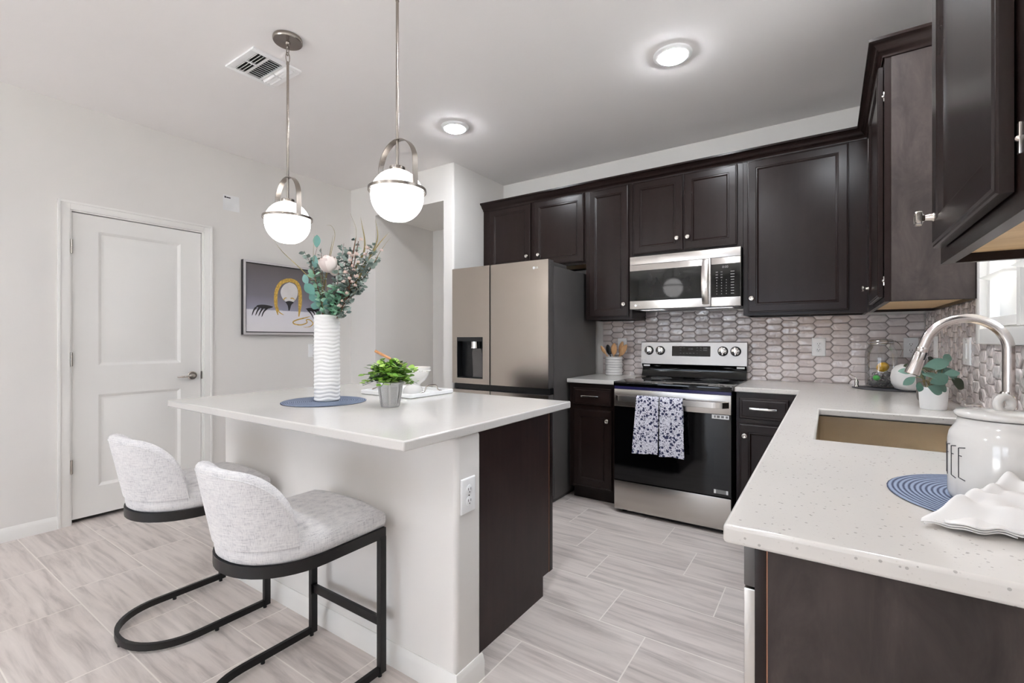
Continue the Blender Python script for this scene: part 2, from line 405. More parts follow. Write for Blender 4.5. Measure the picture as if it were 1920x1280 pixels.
def towel():
    k = NT('blue_floral_cotton'); v = k.coord('Object')
    def flowers(sc_, thr, rad, off):
        vv = k.coord('Object', (1, .2, 1), loc=off); vo = k.n('ShaderNodeTexVoronoi'); k.l(vv, vo.inputs['Vector']); vo.inputs['Scale'].default_value = sc_
        wn = k.n('ShaderNodeTexWhiteNoise'); k.l(vo.outputs['Position'], wn.inputs['Vector'])
        d = k.math('MULTIPLY_ADD', k.noise(v, sc_*3.2, 2), .42, k.math('SUBTRACT', vo.outputs['Distance'], .21))
        return k.math('MULTIPLY', k.math('LESS_THAN', d, rad), k.math('LESS_THAN', wn.outputs['Value'], thr))
    f1 = flowers(48, .62, .40, (.1, 0, .3)); f2 = flowers(98, .55, .36, (.5, 0, .1)); f3 = flowers(180, .5, .34, (.2, 0, .7))
    sp = k.noise(k.coord('Object', (1, .2, 1.8), (0, .6, 0)), 95, 4, .6, 2.0); st = k.math('GREATER_THAN', sp, .565)
    f = k.math('MAXIMUM', k.math('MAXIMUM', f1, f2), k.math('MAXIMUM', k.math('MULTIPLY', f3, .8), k.math('MULTIPLY', st, .75)))
    k.set(Base_Color=k.mix(f, lin((222, 222, 232)), lin((46, 50, 84))), Roughness=.9); k.bump(k.noise(v, 500, 2), .1, .001); return k.m
M['towel'] = towel()
def potmesh():
    k = NT('silver_lattice'); w = k.n('ShaderNodeTexWave', wave_type='BANDS', bands_direction='DIAGONAL'); k.l(k.coord('Object', (1, 1, 1)), w.inputs['Vector']); w.inputs['Scale'].default_value = 95
    k.set(Base_Color=k.ramp(w.outputs['Fac'], [(.35, lin((120, 118, 118))), (.6, lin((214, 212, 212)))]), Roughness=.4, Metallic=.3); k.bump(w.outputs['Fac'], .4, .003); return k.m
M['potmesh'] = potmesh()
M['potmetal'] = pm('silver_pot', (190, 188, 188), .38, .4, var=.05)
def canvas():
    k = NT('painted_canvas'); tc = k.n('ShaderNodeTexCoord'); sp = k.n('ShaderNodeSeparateXYZ'); k.l(tc.outputs['Generated'], sp.inputs[0])
    z = k.math('ADD', sp.outputs[2], k.math('MULTIPLY', k.noise(k.coord('Object'), 30, 3), .02))
    k.set(Base_Color=k.ramp(z, [(0.0, lin((226, 222, 224))), (.33, lin((218, 216, 222))), (.345, lin((150, 148, 164))), (.55, lin((120, 116, 124))), (1.0, lin((92, 86, 86)))]), Roughness=.6); return k.m
M['canvas'] = canvas()
M['gold'] = pm('ochre_paint', (206, 168, 80), .6, var=.2, scale=60)
M['charcoal'] = pm('charcoal_paint', (46, 44, 46), .6, var=.1, scale=40)
M['pale'] = pm('pale_paint', (212, 209, 208), .6, var=.05)
M['frameblack'] = pm('black_frame', (40, 37, 38), .5)
M['framesilver'] = pm('silver_frame', (206, 202, 202), .4, .3)
M['fence'] = pm('grey_block_fence', (92, 90, 89), .9, var=.05, scale=4, bump=.2, bscale=30)
M['ground'] = pm('pale_concrete', (222, 218, 212), .95, var=.1, scale=30, bump=.4, bscale=60)
# ------------------------------------------------------------------ room shell
XL, XR, YB, YR, YP, ZC = -4.08, 0.505, 3.83, -5.0, 3.076, 2.743
def struct(o): o['kind'] = 'structure'; return o
m = MB(); m.box(XL-.3, XR+.2, YR-.2, YB+.15, -.1, 0); struct(m.build('floor', M['floor'], smooth=False))
m = MB(); m.box(XL-.3, XR+.2, YR-.2, YB+.15, ZC, ZC+.1); struct(m.build('ceiling', M['ceiling'], smooth=False))
def wall_holes(name, axis, p0, p1, a0, a1, holes, mat=None):
    """wall between planes p0..p1 running a0..a1; holes = (h0, h1, z0, z1) sorted"""
    m = MB()
    def bx(s0, s1, z0, z1):
        if s1-s0 < 1e-4 or z1-z0 < 1e-4: return
        if axis == 'y': m.box(p0, p1, s0, s1, z0, z1)
        else: m.box(s0, s1, p0, p1, z0, z1)
    a = a0
    for h0, h1, z0, z1 in holes:
        bx(a, h0, 0, ZC); bx(h0, h1, 0, z0); bx(h0, h1, z1, ZC); a = h1
    bx(a, a1, 0, ZC)
    return struct(m.build(name, mat or M['wall'], smooth=False))
D0, D1, DZ = 0.926, 1.688, 2.043
wall_holes('wall_left', 'y', XL-.12, XL, YR, YP, [(D0-.02, D1+.02, 0, DZ+.02)])
WY0, WY1, WZ0, WZ1 = 1.36, 2.50, 1.245, 2.37
wall_holes('wall_right', 'y', XR, XR+.12, YR, YB+.12, [(-3.2, -1.9, .9, 2.1), (WY0, WY1, WZ0, WZ1)])
wall_holes('wall_rear', 'x', YR-.12, YR, XL-.12, XR+.12, [(-3.9, -1.9, 0, 2.15), (-1.55, -.25, .8, 2.1)])
m = MB(); m.box(-2.70, XR+.12, YB, YB+.12, 0, ZC); struct(m.build('wall_back', M['wall'], smooth=False))
m = MB()
m.box(XL-.12, -3.70, YP, 3.95, 0, ZC); m.box(-3.70, -2.80, 3.89, 3.95, 0, ZC); m.box(-3.70, -2.80, YP, 3.89, 2.43, ZC)
rb = .018; oc = [(-2.80, YP)]+[(-2.685-rb+rb*math.sin(math.pi/2*k/5), YP+rb-rb*math.cos(math.pi/2*k/5)) for k in range(6)]+[(-2.685, 3.95), (-2.80, 3.95)]
m.prism([(x, y, 0) for x, y in oc], (0, 0, ZC)); struct(m.build('wall_partition', M['wall'], ang=30))
# closed space behind the interior door
m = MB(); m.box(XL-.9, XL-.8, D0-.4, D1+.4, 0, ZC); m.box(XL-.8, XL-.13, D0-.4, D0-.3, 0, ZC); m.box(XL-.8, XL-.13, D1+.3, D1+.4, 0, ZC)
m.box(XL-.9, XL-.13, D0-.4, D1+.4, 2.2, 2.3); m.box(XL-.9, XL-.13, D0-.4, D1+.4, -.1, -.0); struct(m.build('wall_closet', M['wall'], smooth=False))
# baseboards
def baseboard(name, pts, h=.083, t=.014, mat=None, parent=None):
    m = MB(); prof = [(0, 0), (t, 0), (t, h*.72), (t*.75, h*.8), (t*.62, h*.9), (t*.3, h), (0, h)]
    P = [Vector((x, y, 0)) for x, y in pts]; n = len(P); R = []
    for i in range(n):
        d0 = (P[i]-P[i-1]).normalized() if i else None; d1 = (P[i+1]-P[i]).normalized() if i < n-1 else None
        n0 = Vector((d0.y, -d0.x, 0)) if d0 else None; n1 = Vector((d1.y, -d1.x, 0)) if d1 else None
        nn = (n0+n1)/(1+n0.dot(n1)) if n0 and n1 else (n0 or n1)
        R.append([P[i]+nn*o_+Vector((0, 0, z)) for o_, z in prof])
    m.rings(R); return m.build(name, mat or M['trim'], parent)
struct(baseboard('baseboard_left', [(XL, YR), (XL, D0-.072)]))
struct(baseboard('baseboard_back', [(XL, D1+.072), (XL, YP), (-3.70, YP), (-3.70, 3.89), (-2.80, 3.89), (-2.80, YP), (-2.685, YP)]))
# interior door + casing
m = MB()
for y0, y1, z0, z1 in ((D0-.018, D0-.002, 0, DZ+.003), (D1+.002, D1+.018, 0, DZ+.003), (D0-.018, D1+.018, DZ+.003, DZ+.02)):
    m.box(XL-.118, XL+.002, y0, y1, z0, z1)
for y0, y1, z0, z1 in ((D0-.071, D0-.012, 0, DZ+.064), (D1+.012, D1+.071, 0, DZ+.064), (D0-.012, D1+.012, DZ+.011, DZ+.064)):
    m.box(XL+.0005, XL+.012, y0, y1, z0, z1, .002)
ob = .016
m.box(XL+.0005, XL+.019, D0-.073, D0-.073+ob, 0, DZ+.066, .004); m.box(XL+.0005, XL+.019, D1+.073-ob, D1+.073, 0, DZ+.066, .004)
m.box(XL+.0005, XL+.0185, D0-.073, D1+.073, DZ+.066-ob, DZ+.066, .004)
struct(m.build('trim_1', M['trim']))
XD = XL-.012                                   # door face plane
m = MB(); zb = .03
PY0, PY1 = 1.062, 1.548
zs = [(zb, .22), (.837, 1.032), (1.938, DZ-.002)]
m.box(XD-.035, XD, D0+.002, PY0, zb, DZ-.002); m.box(XD-.035, XD, PY1, D1-.002, zb, DZ-.002)
for z0, z1 in zs: m.box(XD-.035, XD, PY0, PY1, z0, z1)
for z0, z1 in ((.22, .837), (1.032, 1.938)):
    m.panel((XD-.03, PY0, z0), (0, 1, 0), (0, 0, 1), (1, 0, 0), PY1-PY0, z1-z0,
            [(0, .03), (.004, .028), (.018, .018), (.028, .017), (.034, .018), (.05, .023)])
door = struct(m.build('door_1', M['door'], ang=20))
for z in (1.815, 1.08, .379):
    m = MB(); m.cyl((XL+.004, D0-.004, z-.045), (XL+.004, D0-.004, z+.045), .0075, seg=12); m.box(XL-.010, XL+.001, D0-.003, D0+.001, z-.044, z+.044)
    m.build('hinge', M['nickel'], door)
m = MB(); HY, HZ = 1.625, .930
m.lathe([(.033, 0), (.033, .006), (.028, .011), (.013, .012), (.012, .045)], (XD, HY, HZ), 24, axis=(1, 0, 0))
m.tube(smoothpath([(XD+.043, HY, HZ), (XD+.05, HY-.02, HZ+.001), (XD+.05, HY-.07, HZ-.003), (XD+.047, HY-.115, HZ-.004)]), [.010]*4+[.0085]*16+[.006]*5, 10)
m.build('door_handle', M['nickel'], door)
m = MB(); m.box(XL-.03, XL+.0035, D1+.0005, D1+.0025, HZ-.03, HZ+.03); m.build('strike_plate', M['nickel'], door)
# rear glazing (behind the camera) - sliding doors, plus two unseen windows added for fill
def glazed(name, axis, p, a0, a1, z0, z1, nm, th=.05, fw=.055):
    m = MB()
    def bx(s0, s1, q0, q1, d=th):
        if axis == 'x': m.box(s0, s1, p-d/2, p+d/2, q0, q1)
        else: m.box(p-d/2, p+d/2, s0, s1, q0, q1)
    bx(a0, a1, z1-fw, z1); bx(a0, a1, z0, z0+fw); bx(a0, a0+fw, z0+fw, z1-fw); bx(a1-fw, a1, z0+fw, z1-fw)
    for i in range(1, nm):
        c = a0+(a1-a0)*i/nm; bx(c-fw/2, c+fw/2, z0+fw, z1-fw)
    f = struct(m.build(name, M['white'], smooth=False))
    m = MB()
    if axis == 'x': m.box(a0+fw, a1-fw, p-.003, p+.003, z0+fw, z1-fw)
    else: m.box(p-.003, p+.003, a0+fw, a1-fw, z0+fw, z1-fw)
    m.build('pane', M['pane'], f, smooth=False); return f
glazed('door_2', 'x', YR-.06, -3.9, -1.9, 0.0, 2.15, 2)
glazed('fill_window_rear', 'x', YR-.06, -1.55, -.25, .8, 2.1, 1)  # unseen window, added to let in more fill daylight
glazed('fill_window_side', 'y', XR+.06, -3.2, -1.9, .9, 2.1, 1)  # unseen side opening, added for ambient fill
# sink window with plantation shutters
w1 = glazed('window_1', 'y', XR+.095, WY0, WY1, WZ0, WZ1, 2, .03, .04)
m = MB()                                        # surface-mounted shutter frame and apron
for y0, y1, z0, z1 in ((WY1-.004, WY1+.056, 1.192, WZ1+.05), (WY0-.056, WY0+.004, 1.192, WZ1+.05), (WY0, WY1, WZ1-.005, WZ1+.05), (WY0+.004, WY1-.004, 1.192, WZ0+.005)):
    m.box(XR-.022, XR+.012, y0, y1, z0, z1, .003)
m.build('casing', M['trim'], w1)
m = MB(); m.box(XR+.012, XR+.075, WY0+.005, WY1-.005, WZ0-.001, WZ0+.012); m.build('sill', M['trim'], w1)
for i in range(3):
    y1 = WY1-.004-i*.378; y0 = y1-.374
    m = MB()
    for a, b, z0, z1 in ((y0, y0+.036, 1.255, WZ1-.01), (y1-.036, y1, 1.255, WZ1-.01)): m.box(XR-.002, XR+.026, a, b, z0, z1, .003)
    m.box(XR-.002, XR+.026, y0+.036, y1-.036, 1.258, 1.292, .003); m.box(XR-.002, XR+.026, y0+.036, y1-.036, WZ1-.075, WZ1-.012, .003)
    s_ = m.build('shutter', M['trim'], w1)
    z = 1.436
    while z < WZ1-.1:
        m = MB(); prof = [(-.044, 0), (-.03, .004), (0, .0055), (.03, .004), (.044, 0), (.03, -.004), (0, -.0055), (-.03, -.004)]
        m.rings([[(XR+.012+a, yy, z+b-.10*a) for a, b in prof] for yy in (y0+.0365, y1-.0365)]); m.build('louver', M['trim'], s_)
        z += .114
m = MB(); m.box(4.0, 4.2, -3, 14, -.3, 2.43); struct(m.build('garden_wall', M['fence'], smooth=False))
m = MB(); m.box(XR+.25, 9, -12, 12, -.4, -.3); m.box(-12, XR+.25, -14, YR-.25, -.4, -.3); struct(m.build('ground', M['ground'], smooth=False))

# ------------------------------------------------------------------ cabinets
class Run:
    """a row of cabinets: a = along, d = out of the face plane, z"""
    def __init__(s, kind, face): s.k = kind; s.f = face
    def T(s, a, d, z): return Vector((a, s.f-d, z)) if s.k == 'back' else Vector((s.f-d, a, z))
    def box(s, m, a0, a1, d0, d1, z0, z1, bev=0):
        p, q = s.T(a0, d0, z0), s.T(a1, d1, z1)
        m.box(min(p.x, q.x), max(p.x, q.x), min(p.y, q.y), max(p.y, q.y), z0, z1, bev)
    def ua(s): return (1, 0, 0) if s.k == 'back' else (0, 1, 0)
    def n(s): return (0, -1, 0) if s.k == 'back' else (-1, 0, 0)
    def front(s, a0, a1, z0, z1, mat, parent, name='door', drawer=False, d0=.003):
        m = MB()
        rg = [(0, .013), (.004, .017), (.014, .017), (.018, .019)] if drawer else \
             [(0, .014), (.002, .0165), (.006, .0168), (.010, .019), (.050, .019), (.053, .0165), (.058, .017), (.067, .0105), (.075, .0105)]
        m.panel(s.T(a0, d0, z0), s.ua(), (0, 0, 1), s.n(), a1-a0, z1-z0, rg)
        return m.build(name, mat, parent, ang=12)
    def knob(s, a, z, parent, d0=.0215):
        m = MB(); m.lathe([(.009, 0), (.007, .003), (.0055, .014), (.0075, .017), (.0145, .019), (.0155, .022), (.0155, .028), (.0135, .030), (.011, .0302), (.0095, .0292), (.001, .0292)], s.T(a, d0, z), 20, axis=s.n())
        m.build('knob', M['nickel'], parent)
    def pull(s, a0, a1, z, parent, d0=.0215):
        m = MB(); s.box(m, a0, a1, d0+.024, d0+.034, z-.006, z+.006, .001)
        for a in (a0+.004, a1-.014): s.box(m, a, a+.010, d0, d0+.026, z-.005, z+.005)
        m.build('handle', M['chrome'], parent)
BU = Run('back', 3.5); BB = Run('back', 3.212); RU = Run('right', .2); RB = Run('right', -.09)
def upper(run, name, label, a0, a1, z0, z1, dep, doors, group=None, lip=.018):
    c = run.T((a0+a1)/2, -dep/2, z0); t = thing(name, label, 'cabinet', c, group)
    m = MB(); run.box(m, a0, a1, -dep, 0, z0+lip, z1)
    run.box(m, a0, a1, -.02, 0, z0, z0+lip); run.box(m, a0, a0+.014, -dep, -.02, z0, z0+lip); run.box(m, a1-.014, a1, -dep, -.02, z0, z0+lip)
    run.box(m, a0+.014, a1-.014, -dep, -dep+.018, z0, z0+lip)
    m.build('body', M['cab'], t, smooth=False)
    m = MB(); run.box(m, a0+.0145, a1-.0145, -dep+.0185, -.0205, z0+lip-.004, z0+lip-.0005); m.build('bottom_panel', M['birch'], t, smooth=False)
    for d in doors:
        dr = run.front(d[0], d[1], d[2], d[3], M['cab'], t); run.knob(d[4], d[5], dr)
    return t
CG = 'espresso wall cabinets'
upper(BU, 'wall_cabinet', 'short dark espresso wall cabinet with two doors above the refrigerator', -2.682, -1.634, 1.825, 2.405, .328,
      [(-2.60, -2.156, 1.845, 2.40, -2.182, 1.936), (-2.118, -1.648, 1.845, 2.40, -2.063, 1.936)], CG)
upper(BU, 'wall_cabinet', 'tall narrow dark wall cabinet with one door between fridge and microwave', -1.632, -1.246, 1.365, 2.405, .328,
      [(-1.60, -1.27, 1.387, 2.40, -1.301, 1.48)], CG)
upper(BU, 'wall_cabinet', 'short dark wall cabinet with two doors right above the microwave', -1.244, -.476, 1.832, 2.405, .328,
      [(-1.233, -.868, 1.853, 2.40, -.902, 1.94), (-.856, -.51, 1.853, 2.40, -.828, 1.94)], CG)
upper(BU, 'wall_cabinet', 'wide tall dark wall cabinet with one door right of the microwave', -.474, .198, 1.37, 2.405, .328,
      [(-.447, .105, 1.388, 2.40, -.42, 1.482)], CG)
t = upper(RU, 'wall_cabinet', 'dark corner wall cabinet on the right wall showing its mottled side panel', 2.535, 3.498, 1.37, 2.405, .303,
      [(2.572, 3.12, 1.392, 2.385, 3.085, 1.478)], CG)
m = MB(); m.box(.222, .478, 2.5325, 2.5348, 1.372, 2.402); m.build('side_panel', M['cabpanel'], t, smooth=False)
m = MB(); m.box(.484, .504, 2.518, 2.5345, 1.365, 2.405, .002); m.build('scribe_strip', M['cab'], t)
for z in (1.46, 2.25):
    m = MB(); m.box(.197, .2015, 2.553, 2.571, z-.02, z+.02, .002); m.sphere((.198, 2.556, z), .007, u=10, v=6); m.build('hinge', M['nickel'], t)
t = upper(RU, 'wall_cabinet', 'nearest dark wall cabinet at the upper right with a door ajar over the sink', .822, 1.342, 1.37, 2.405, .303,
      [(.853, 1.294, 1.398, 2.36, 1.266, 1.458)], CG, .022)
for z in (1.463, 2.28):
    m = MB(); m.box(.1985, .2015, .842, .852, z-.02, z+.02, .001); m.sphere((.1995, .846, z), .0045, u=10, v=6); m.build('hinge', M['nickel'], t)
# crown moulding
def crown(name, label, path, normals):
    m = MB(); prof = [(0, 2.405), (.007, 2.405), (.009, 2.418), (.018, 2.424), (.030, 2.436), (.040, 2.451), (.052, 2.459), (.056, 2.461), (.056, 2.473), (0, 2.473)]
    m.rings([[Vector((x+nx*o_, y+ny*o_, z)) for o_, z in prof] for (x, y), (nx, ny) in zip(path, normals)])
    o = m.build(name, M['cab'], ang=50); return tagp(o, label, 'moulding')
crown('crown_molding', 'dark crown moulding along the tops of the wall cabinets in the back corner', [(-2.683, 3.5), (.2, 3.5), (.2, 2.535), (.503, 2.535)], [(0, -1), (-1, -1), (-1, -1), (0, -1)])
# base cabinets left and right of the range
def base(run, name, label, a0, a1, dep, drawer, door, pull, knob, toe=True):
    c = run.T((a0+a1)/2, -dep/2, 0); t = thing(name, label, 'cabinet', c, 'base cabinets beside the range')
    m = MB(); run.box(m, a0, a1, -dep, 0, .1, .883); run.box(m, a0, a1, -dep, -.07, 0, .1); m.build('body', M['cab'], t, smooth=False)
    d = run.front(*drawer, M['cab'], t, 'drawer', True); run.pull(*pull, d)
    d = run.front(*door, M['cab'], t); run.knob(*knob, d); return t
base(BB, 'base_cabinet', 'dark base cabinet with drawer and door between fridge and range', -1.632, -1.262, .60, (-1.597, -1.29, .722, .85), (-1.597, -1.29, .118, .692), (-1.517, -1.378, .79), (-1.318, .62))
base(BB, 'base_cabinet', 'dark base cabinet with drawer and door right of the range', -.474, -.10, .60, (-.455, -.19, .722, .85), (-.455, -.19, .118, .692), (-.396, -.249, .79), (-.423, .62))
# right-hand run: sink cabinet (open inside for the basin), dishwasher and end panel
t = thing('sink_cabinet', 'dark base cabinet under the sink in the right counter', 'cabinet', (.2, 2.3, 0), 'base cabinets beside the range')
m = MB(); m.box(-.09, -.07, 1.472, 3.20, .1, .883); m.box(-.07, .5, 1.472, 1.49, .1, .883); m.box(-.07, .5, 1.49, 3.2, .1, .118); m.box(-.02, 0, 1.472, 3.2, 0, .1)
m.build('body', M['cab'], t, smooth=False)
for a0, a1, ka in ((1.52, 1.98, 1.95), (2.02, 2.48, 2.05)):
    d = RB.front(a0, a1, .118, .85, M['cab'], t); RB.knob(ka, .8, d)
t = thing('dishwasher', 'steel dishwasher beside the dark end panel under the right counter', 'dishwasher', (.2, 1.16, 0))
m = MB(); m.box(-.09, .48, .862, 1.462, .1, .88); m.box(-.03, .48, .862, 1.462, 0, .1); m.build('body', M['blackplastic'], t, smooth=False)
m = MB(); m.box(-.1155, -.0905, .858, 1.465, .11, .80, .003); m.build('door', M['steel'], t)
m = MB(); m.box(-.1155, -.0905, .858, 1.465, .803, .879, .003); m.build('control_panel', M['fridgeside'], t)
m = MB(); m.box(-.078, .503, .832, .853, 0, .8835); o = m.build('end_panel', M['cabpanel'], smooth=False)
tagp(o, 'mottled dark wood end panel under the nearest counter end', 'panel')
m = MB(); m.box(-.0965, -.0800, .832, .854, 0, .8835, .001); m.build('edge_stile', M['cab'], o)
m = MB(); m.box(-.0798, -.0782, .8315, .853, 0, .8835); m.build('raw_edge', M['edgewood'], o, smooth=False)

# ------------------------------------------------------------------ worktops
def slab(name, xs, ys, inside, z0, z1, mat, label, bev=.004):
    m = MB(); V = {}
    def gv(i, j, z):
        k = (i, j, z)
        if k not in V: V[k] = m.bm.verts.new((xs[i], ys[j], z))
        return V[k]
    nx, ny = len(xs)-1, len(ys)-1
    ok = lambda i, j: 0 <= i < nx and 0 <= j < ny and inside((xs[i]+xs[i+1])/2, (ys[j]+ys[j+1])/2)
    for i in range(nx):
        for j in range(ny):
            if not ok(i, j): continue
            m.face([gv(i,j,z1), gv(i+1,j,z1), gv(i+1,j+1,z1), gv(i,j+1,z1)]); m.face([gv(i,j,z0), gv(i,j+1,z0), gv(i+1,j+1,z0), gv(i+1,j,z0)])
            for (di, dj, a, b) in ((-1,0,(i,j),(i,j+1)), (1,0,(i+1,j),(i+1,j+1)), (0,-1,(i,j),(i+1,j)), (0,1,(i,j+1),(i+1,j+1))):
                if not ok(i+di, j+dj): m.face([gv(*a,z0), gv(*b,z0), gv(*b,z1), gv(*a,z1)])
    bmesh.ops.recalc_face_normals(m.bm, faces=m.bm.faces)
    bmesh.ops.dissolve_limit(m.bm, angle_limit=.01, verts=m.bm.verts, edges=m.bm.edges)
    o = m.build(name, mat, smooth=True, ang=30)
    md = o.modifiers.new('bevel', 'BEVEL'); md.width = bev; md.segments = 3; md.limit_method = 'ANGLE'; md.angle_limit = math.radians(40)
    md.harden_normals = False
    return tagp(o, label, 'countertop')
slab('countertop', [-1.648, -1.252], [3.188, 3.826], lambda x, y: True, .884, .914, M['quartz'], 'short white quartz countertop between fridge and range')
slab('countertop', [-.483, -.14, -.03, .405, .503], [.812, 1.655, 2.40, 3.19, 3.826],
     lambda x, y: (x > -.14 or y > 3.19) and not (-.03 < x < .405 and 1.655 < y < 2.40), .884, .914, M['quartz2'], 'long L-shaped speckled white quartz countertop around the sink', .006)
slab('island_countertop', [-2.667, -1.02], [.952, 2.016], lambda x, y: True, .882, .914, M['quartz'], 'large rectangular white quartz top of the kitchen island', .005)
# sink basin
m = MB(); R = []
def rrect(x0, x1, y0, y1, z, r, n=5):
    out = []
    for cx, cy, a0 in ((x1-r, y1-r, 0), (x0+r, y1-r, 90), (x0+r, y0+r, 180), (x1-r, y0+r, 270)):
        for k in range(n+1):
            a = math.radians(a0+90*k/n); out.append((cx+r*math.cos(a), cy+r*math.sin(a), z))
    return out
m.rings([rrect(-.052, .427, 1.635, 2.42, .8815, .03), rrect(-.034, .409, 1.652, 2.403, .8815, .02), rrect(-.034, .409, 1.652, 2.403, .70, .02), rrect(-.015, .39, 1.672, 2.383, .676, .03)], cap0=False)
m.bm.faces.ensure_lookup_table()
o = m.build('sink', M['sink'], recalc=False); tagp(o, 'undermount stainless sink basin set in the right counter', 'sink')
md = o.modifiers.new('solidify', 'SOLIDIFY'); md.thickness = .0015; md.offset = 1
m = MB(); m.lathe([(.045, 0), (.045, .003), (.03, .002), (.028, -.0)], (.19, 2.03, .6765), 20); m.build('drain', M['chrome'], o)

# ------------------------------------------------------------------ tile backsplash
def backsplash(name, label, plane, a_cuts, origin, fn, ztop, PX=.0976, PZ=.0500, FL=.078, g=.0018):
    """hexes laid from column/row origin; a_cuts list of (a0,a1,z0,z1) rectangles kept"""
    m = MB(); pt = PX-FL
    def P(a, z, h): return Vector((a, plane-h, z)) if fn == 'back' else Vector((plane-h, a, z))
    for (a0, a1, z0, z1) in a_cuts:
        t_ = MB()
        i0 = int(math.floor((a0-origin[0])/PX))-1; i1 = int(math.ceil((a1-origin[0])/PX))+1
        for i in range(i0, i1+1):
            ca = origin[0]+i*PX; off = PZ/2 if i % 2 else 0
            j0 = int(math.floor((z0-origin[1]-off)/PZ))-1; j1 = int(math.ceil((z1-origin[1]-off)/PZ))+1
            for j in range(j0, j1+1):
                cz = origin[1]+off+j*PZ
                def hexo(ins): 
                    hl = FL/2-ins*.55; hz = PZ/2-ins; ht = FL/2+pt-ins*1.5
                    return [(-ht, 0), (-hl, -hz), (hl, -hz), (ht, 0), (hl, hz), (-hl, hz)]
                tx, tz = random.uniform(-.07, .07), random.uniform(-.09, .09)
                R = [[P(ca+x, cz+z, h+(x*tx+z*tz if h > .004 else 0)) for x, z in hexo(ins)] for ins, h in ((g, .0005), (g, .0052), (g+.0022, .0075), (g+.0075, .0082))]
                t_.rings(R)
        def cut(co, no):
            g_ = t_.bm.verts[:]+t_.bm.edges[:]+t_.bm.faces[:]
            r = bmesh.ops.bisect_plane(t_.bm, geom=g_, plane_co=co, plane_no=no, clear_outer=True, clear_inner=False)
        ua = Vector((1, 0, 0)) if fn == 'back' else Vector((0, 1, 0))
        cut(P(a0, 0, 0), -ua); cut(P(a1, 0, 0), ua); cut(Vector((0, 0, z0)), (0, 0, -1)); cut(Vector((0, 0, z1)), (0, 0, 1))
        me = bpy.data.meshes.new('tmp'); t_.bm.to_mesh(me); t_.bm.free(); m.bm.from_mesh(me); bpy.data.meshes.remove(me)
    m.mi = 1
    for f in m.bm.faces: f.material_index = 0
    for (a0, a1, z0, z1) in a_cuts:
        m.poly([P(a0, z0, .0035), P(a1, z0, .0035), P(a1, z1, .0035), P(a0, z1, .0035)])
    o = m.build(name, [M['tile'], M['grout']], ang=60, recalc=True)
    return tagp(o, label, 'backsplash', 'glossy tile backsplashes')
backsplash('tile_backsplash', 'glossy taupe elongated hexagon tile backsplash on the back wall behind the range', YB-.0008, [(-1.622, -1.246, .9145, 1.364), (-1.246, -.475, .9145, 1.43), (-.475, XR-.0105, .9145, 1.369)], (-.4164, .96895), 'back', 1.42)
backsplash('tile_backsplash', 'glossy taupe hexagon tile backsplash on the right wall below the window', XR-.0008, [(2.5585, YB-.0105, .9145, 1.369), (.83, 2.5585, .9145, 1.1905)], (3.80, .96895), 'right', 1.369)
# ------------------------------------------------------------------ text helper
def text_mesh(name, txt, size, loc, rot, mat, parent=None, ext=.0004, align='CENTER'):
    cu = bpy.data.curves.new(name, 'FONT'); cu.body = txt; cu.size = size; cu.extrude = ext; cu.align_x = align; cu.align_y = 'CENTER'
    tmp = bpy.data.objects.new('tmp_text', cu); COL.objects.link(tmp)
    dg = bpy.context.evaluated_depsgraph_get(); me = bpy.data.meshes.new_from_object(tmp.evaluated_get(dg))
    bpy.data.objects.remove(tmp); me.name = name; me.materials.clear(); me.materials.append(mat)
    Mx = Matrix.Translation(Vector(loc)) @ rot.to_4x4(); me.transform(Mx)
    off = Vector((0,0,0)); p = parent
    while p is not None: off = off+Vector(p.location); p = p.parent
    me.transform(Matrix.Translation(-off))
    o = bpy.data.objects.new(name, me); COL.objects.link(o)
    if parent: o.parent = parent
    return o
from mathutils import Euler
FRONT = Euler((math.pi/2, 0, 0)).to_matrix()            # text facing -Y
def logo(parent, x, y, z, s, mat):
    m = MB(); m.cyl((x, y, z), (x, y-.0006, z), s*.55, seg=24); lg = m.build('logo', mat, parent)
    text_mesh('logo_letters', 'LG', s*1.15, (x+s*1.35, y-.0002, z), FRONT, mat, lg)
    return lg

# ------------------------------------------------------------------ refrigerator
t = thing('refrigerator', 'stainless four-door refrigerator with water dispenser', 'refrigerator', (-2.124, 3.35, 0))
m = MB(); m.box(-2.578, -1.668, 3.032, 3.772, .035, 1.752, .004); m.box(-2.56, -1.69, 3.05, 3.74, 0, .035); m.build('body', M['fridgeside'], t)
FX0, FX1, FXM = -2.58, -1.6705, -2.192; FY = 2.94
def fdoor(name, x0, x1, z0, z1, hole=None):
    m = MB()
    if not hole: m.box(x0, x1, FY+.006, 3.024, z0, z1, .004)
    else:
        hx0, hx1, hz0, hz1 = hole; y0 = FY+.006
        for a, b, c, d in ((x0, hx0, z0, z1), (hx1, x1, z0, z1), (hx0, hx1, z0, hz0), (hx0, hx1, hz1, z1)): m.box(a, b, y0, 3.024, c, d)
        m.box(hx0, hx1, 3.012, 3.024, hz0, hz1)
    d = m.build(name, M['fridgeside'], t)
    m = MB(); bow = .006
    if not hole:
        n = 12; R = []
        for i in range(n+1):
            u = i/n; x = x0+(x1-x0)*u; y = FY+bow*(2*u-1)**2*.5
            R.append([(x, y, z0), (x, y, z1), (x, FY+.0055, z1), (x, FY+.0055, z0)])
        m.rings(R)
    else:
        hx0, hx1, hz0, hz1 = hole
        for a, b, c, dd in ((x0, hx0, z0, z1), (hx1, x1, z0, z1), (hx0, hx1, z0, hz0), (hx0, hx1, hz1, z1)): m.box(a, b, FY, FY+.0055, c, dd)
    m.build('steel_skin', M['fridge'], d); return d
H = (-2.528, -2.263, .897, 1.228)
ld = fdoor('door', FX0, FXM-.005, .853, 1.79, H)
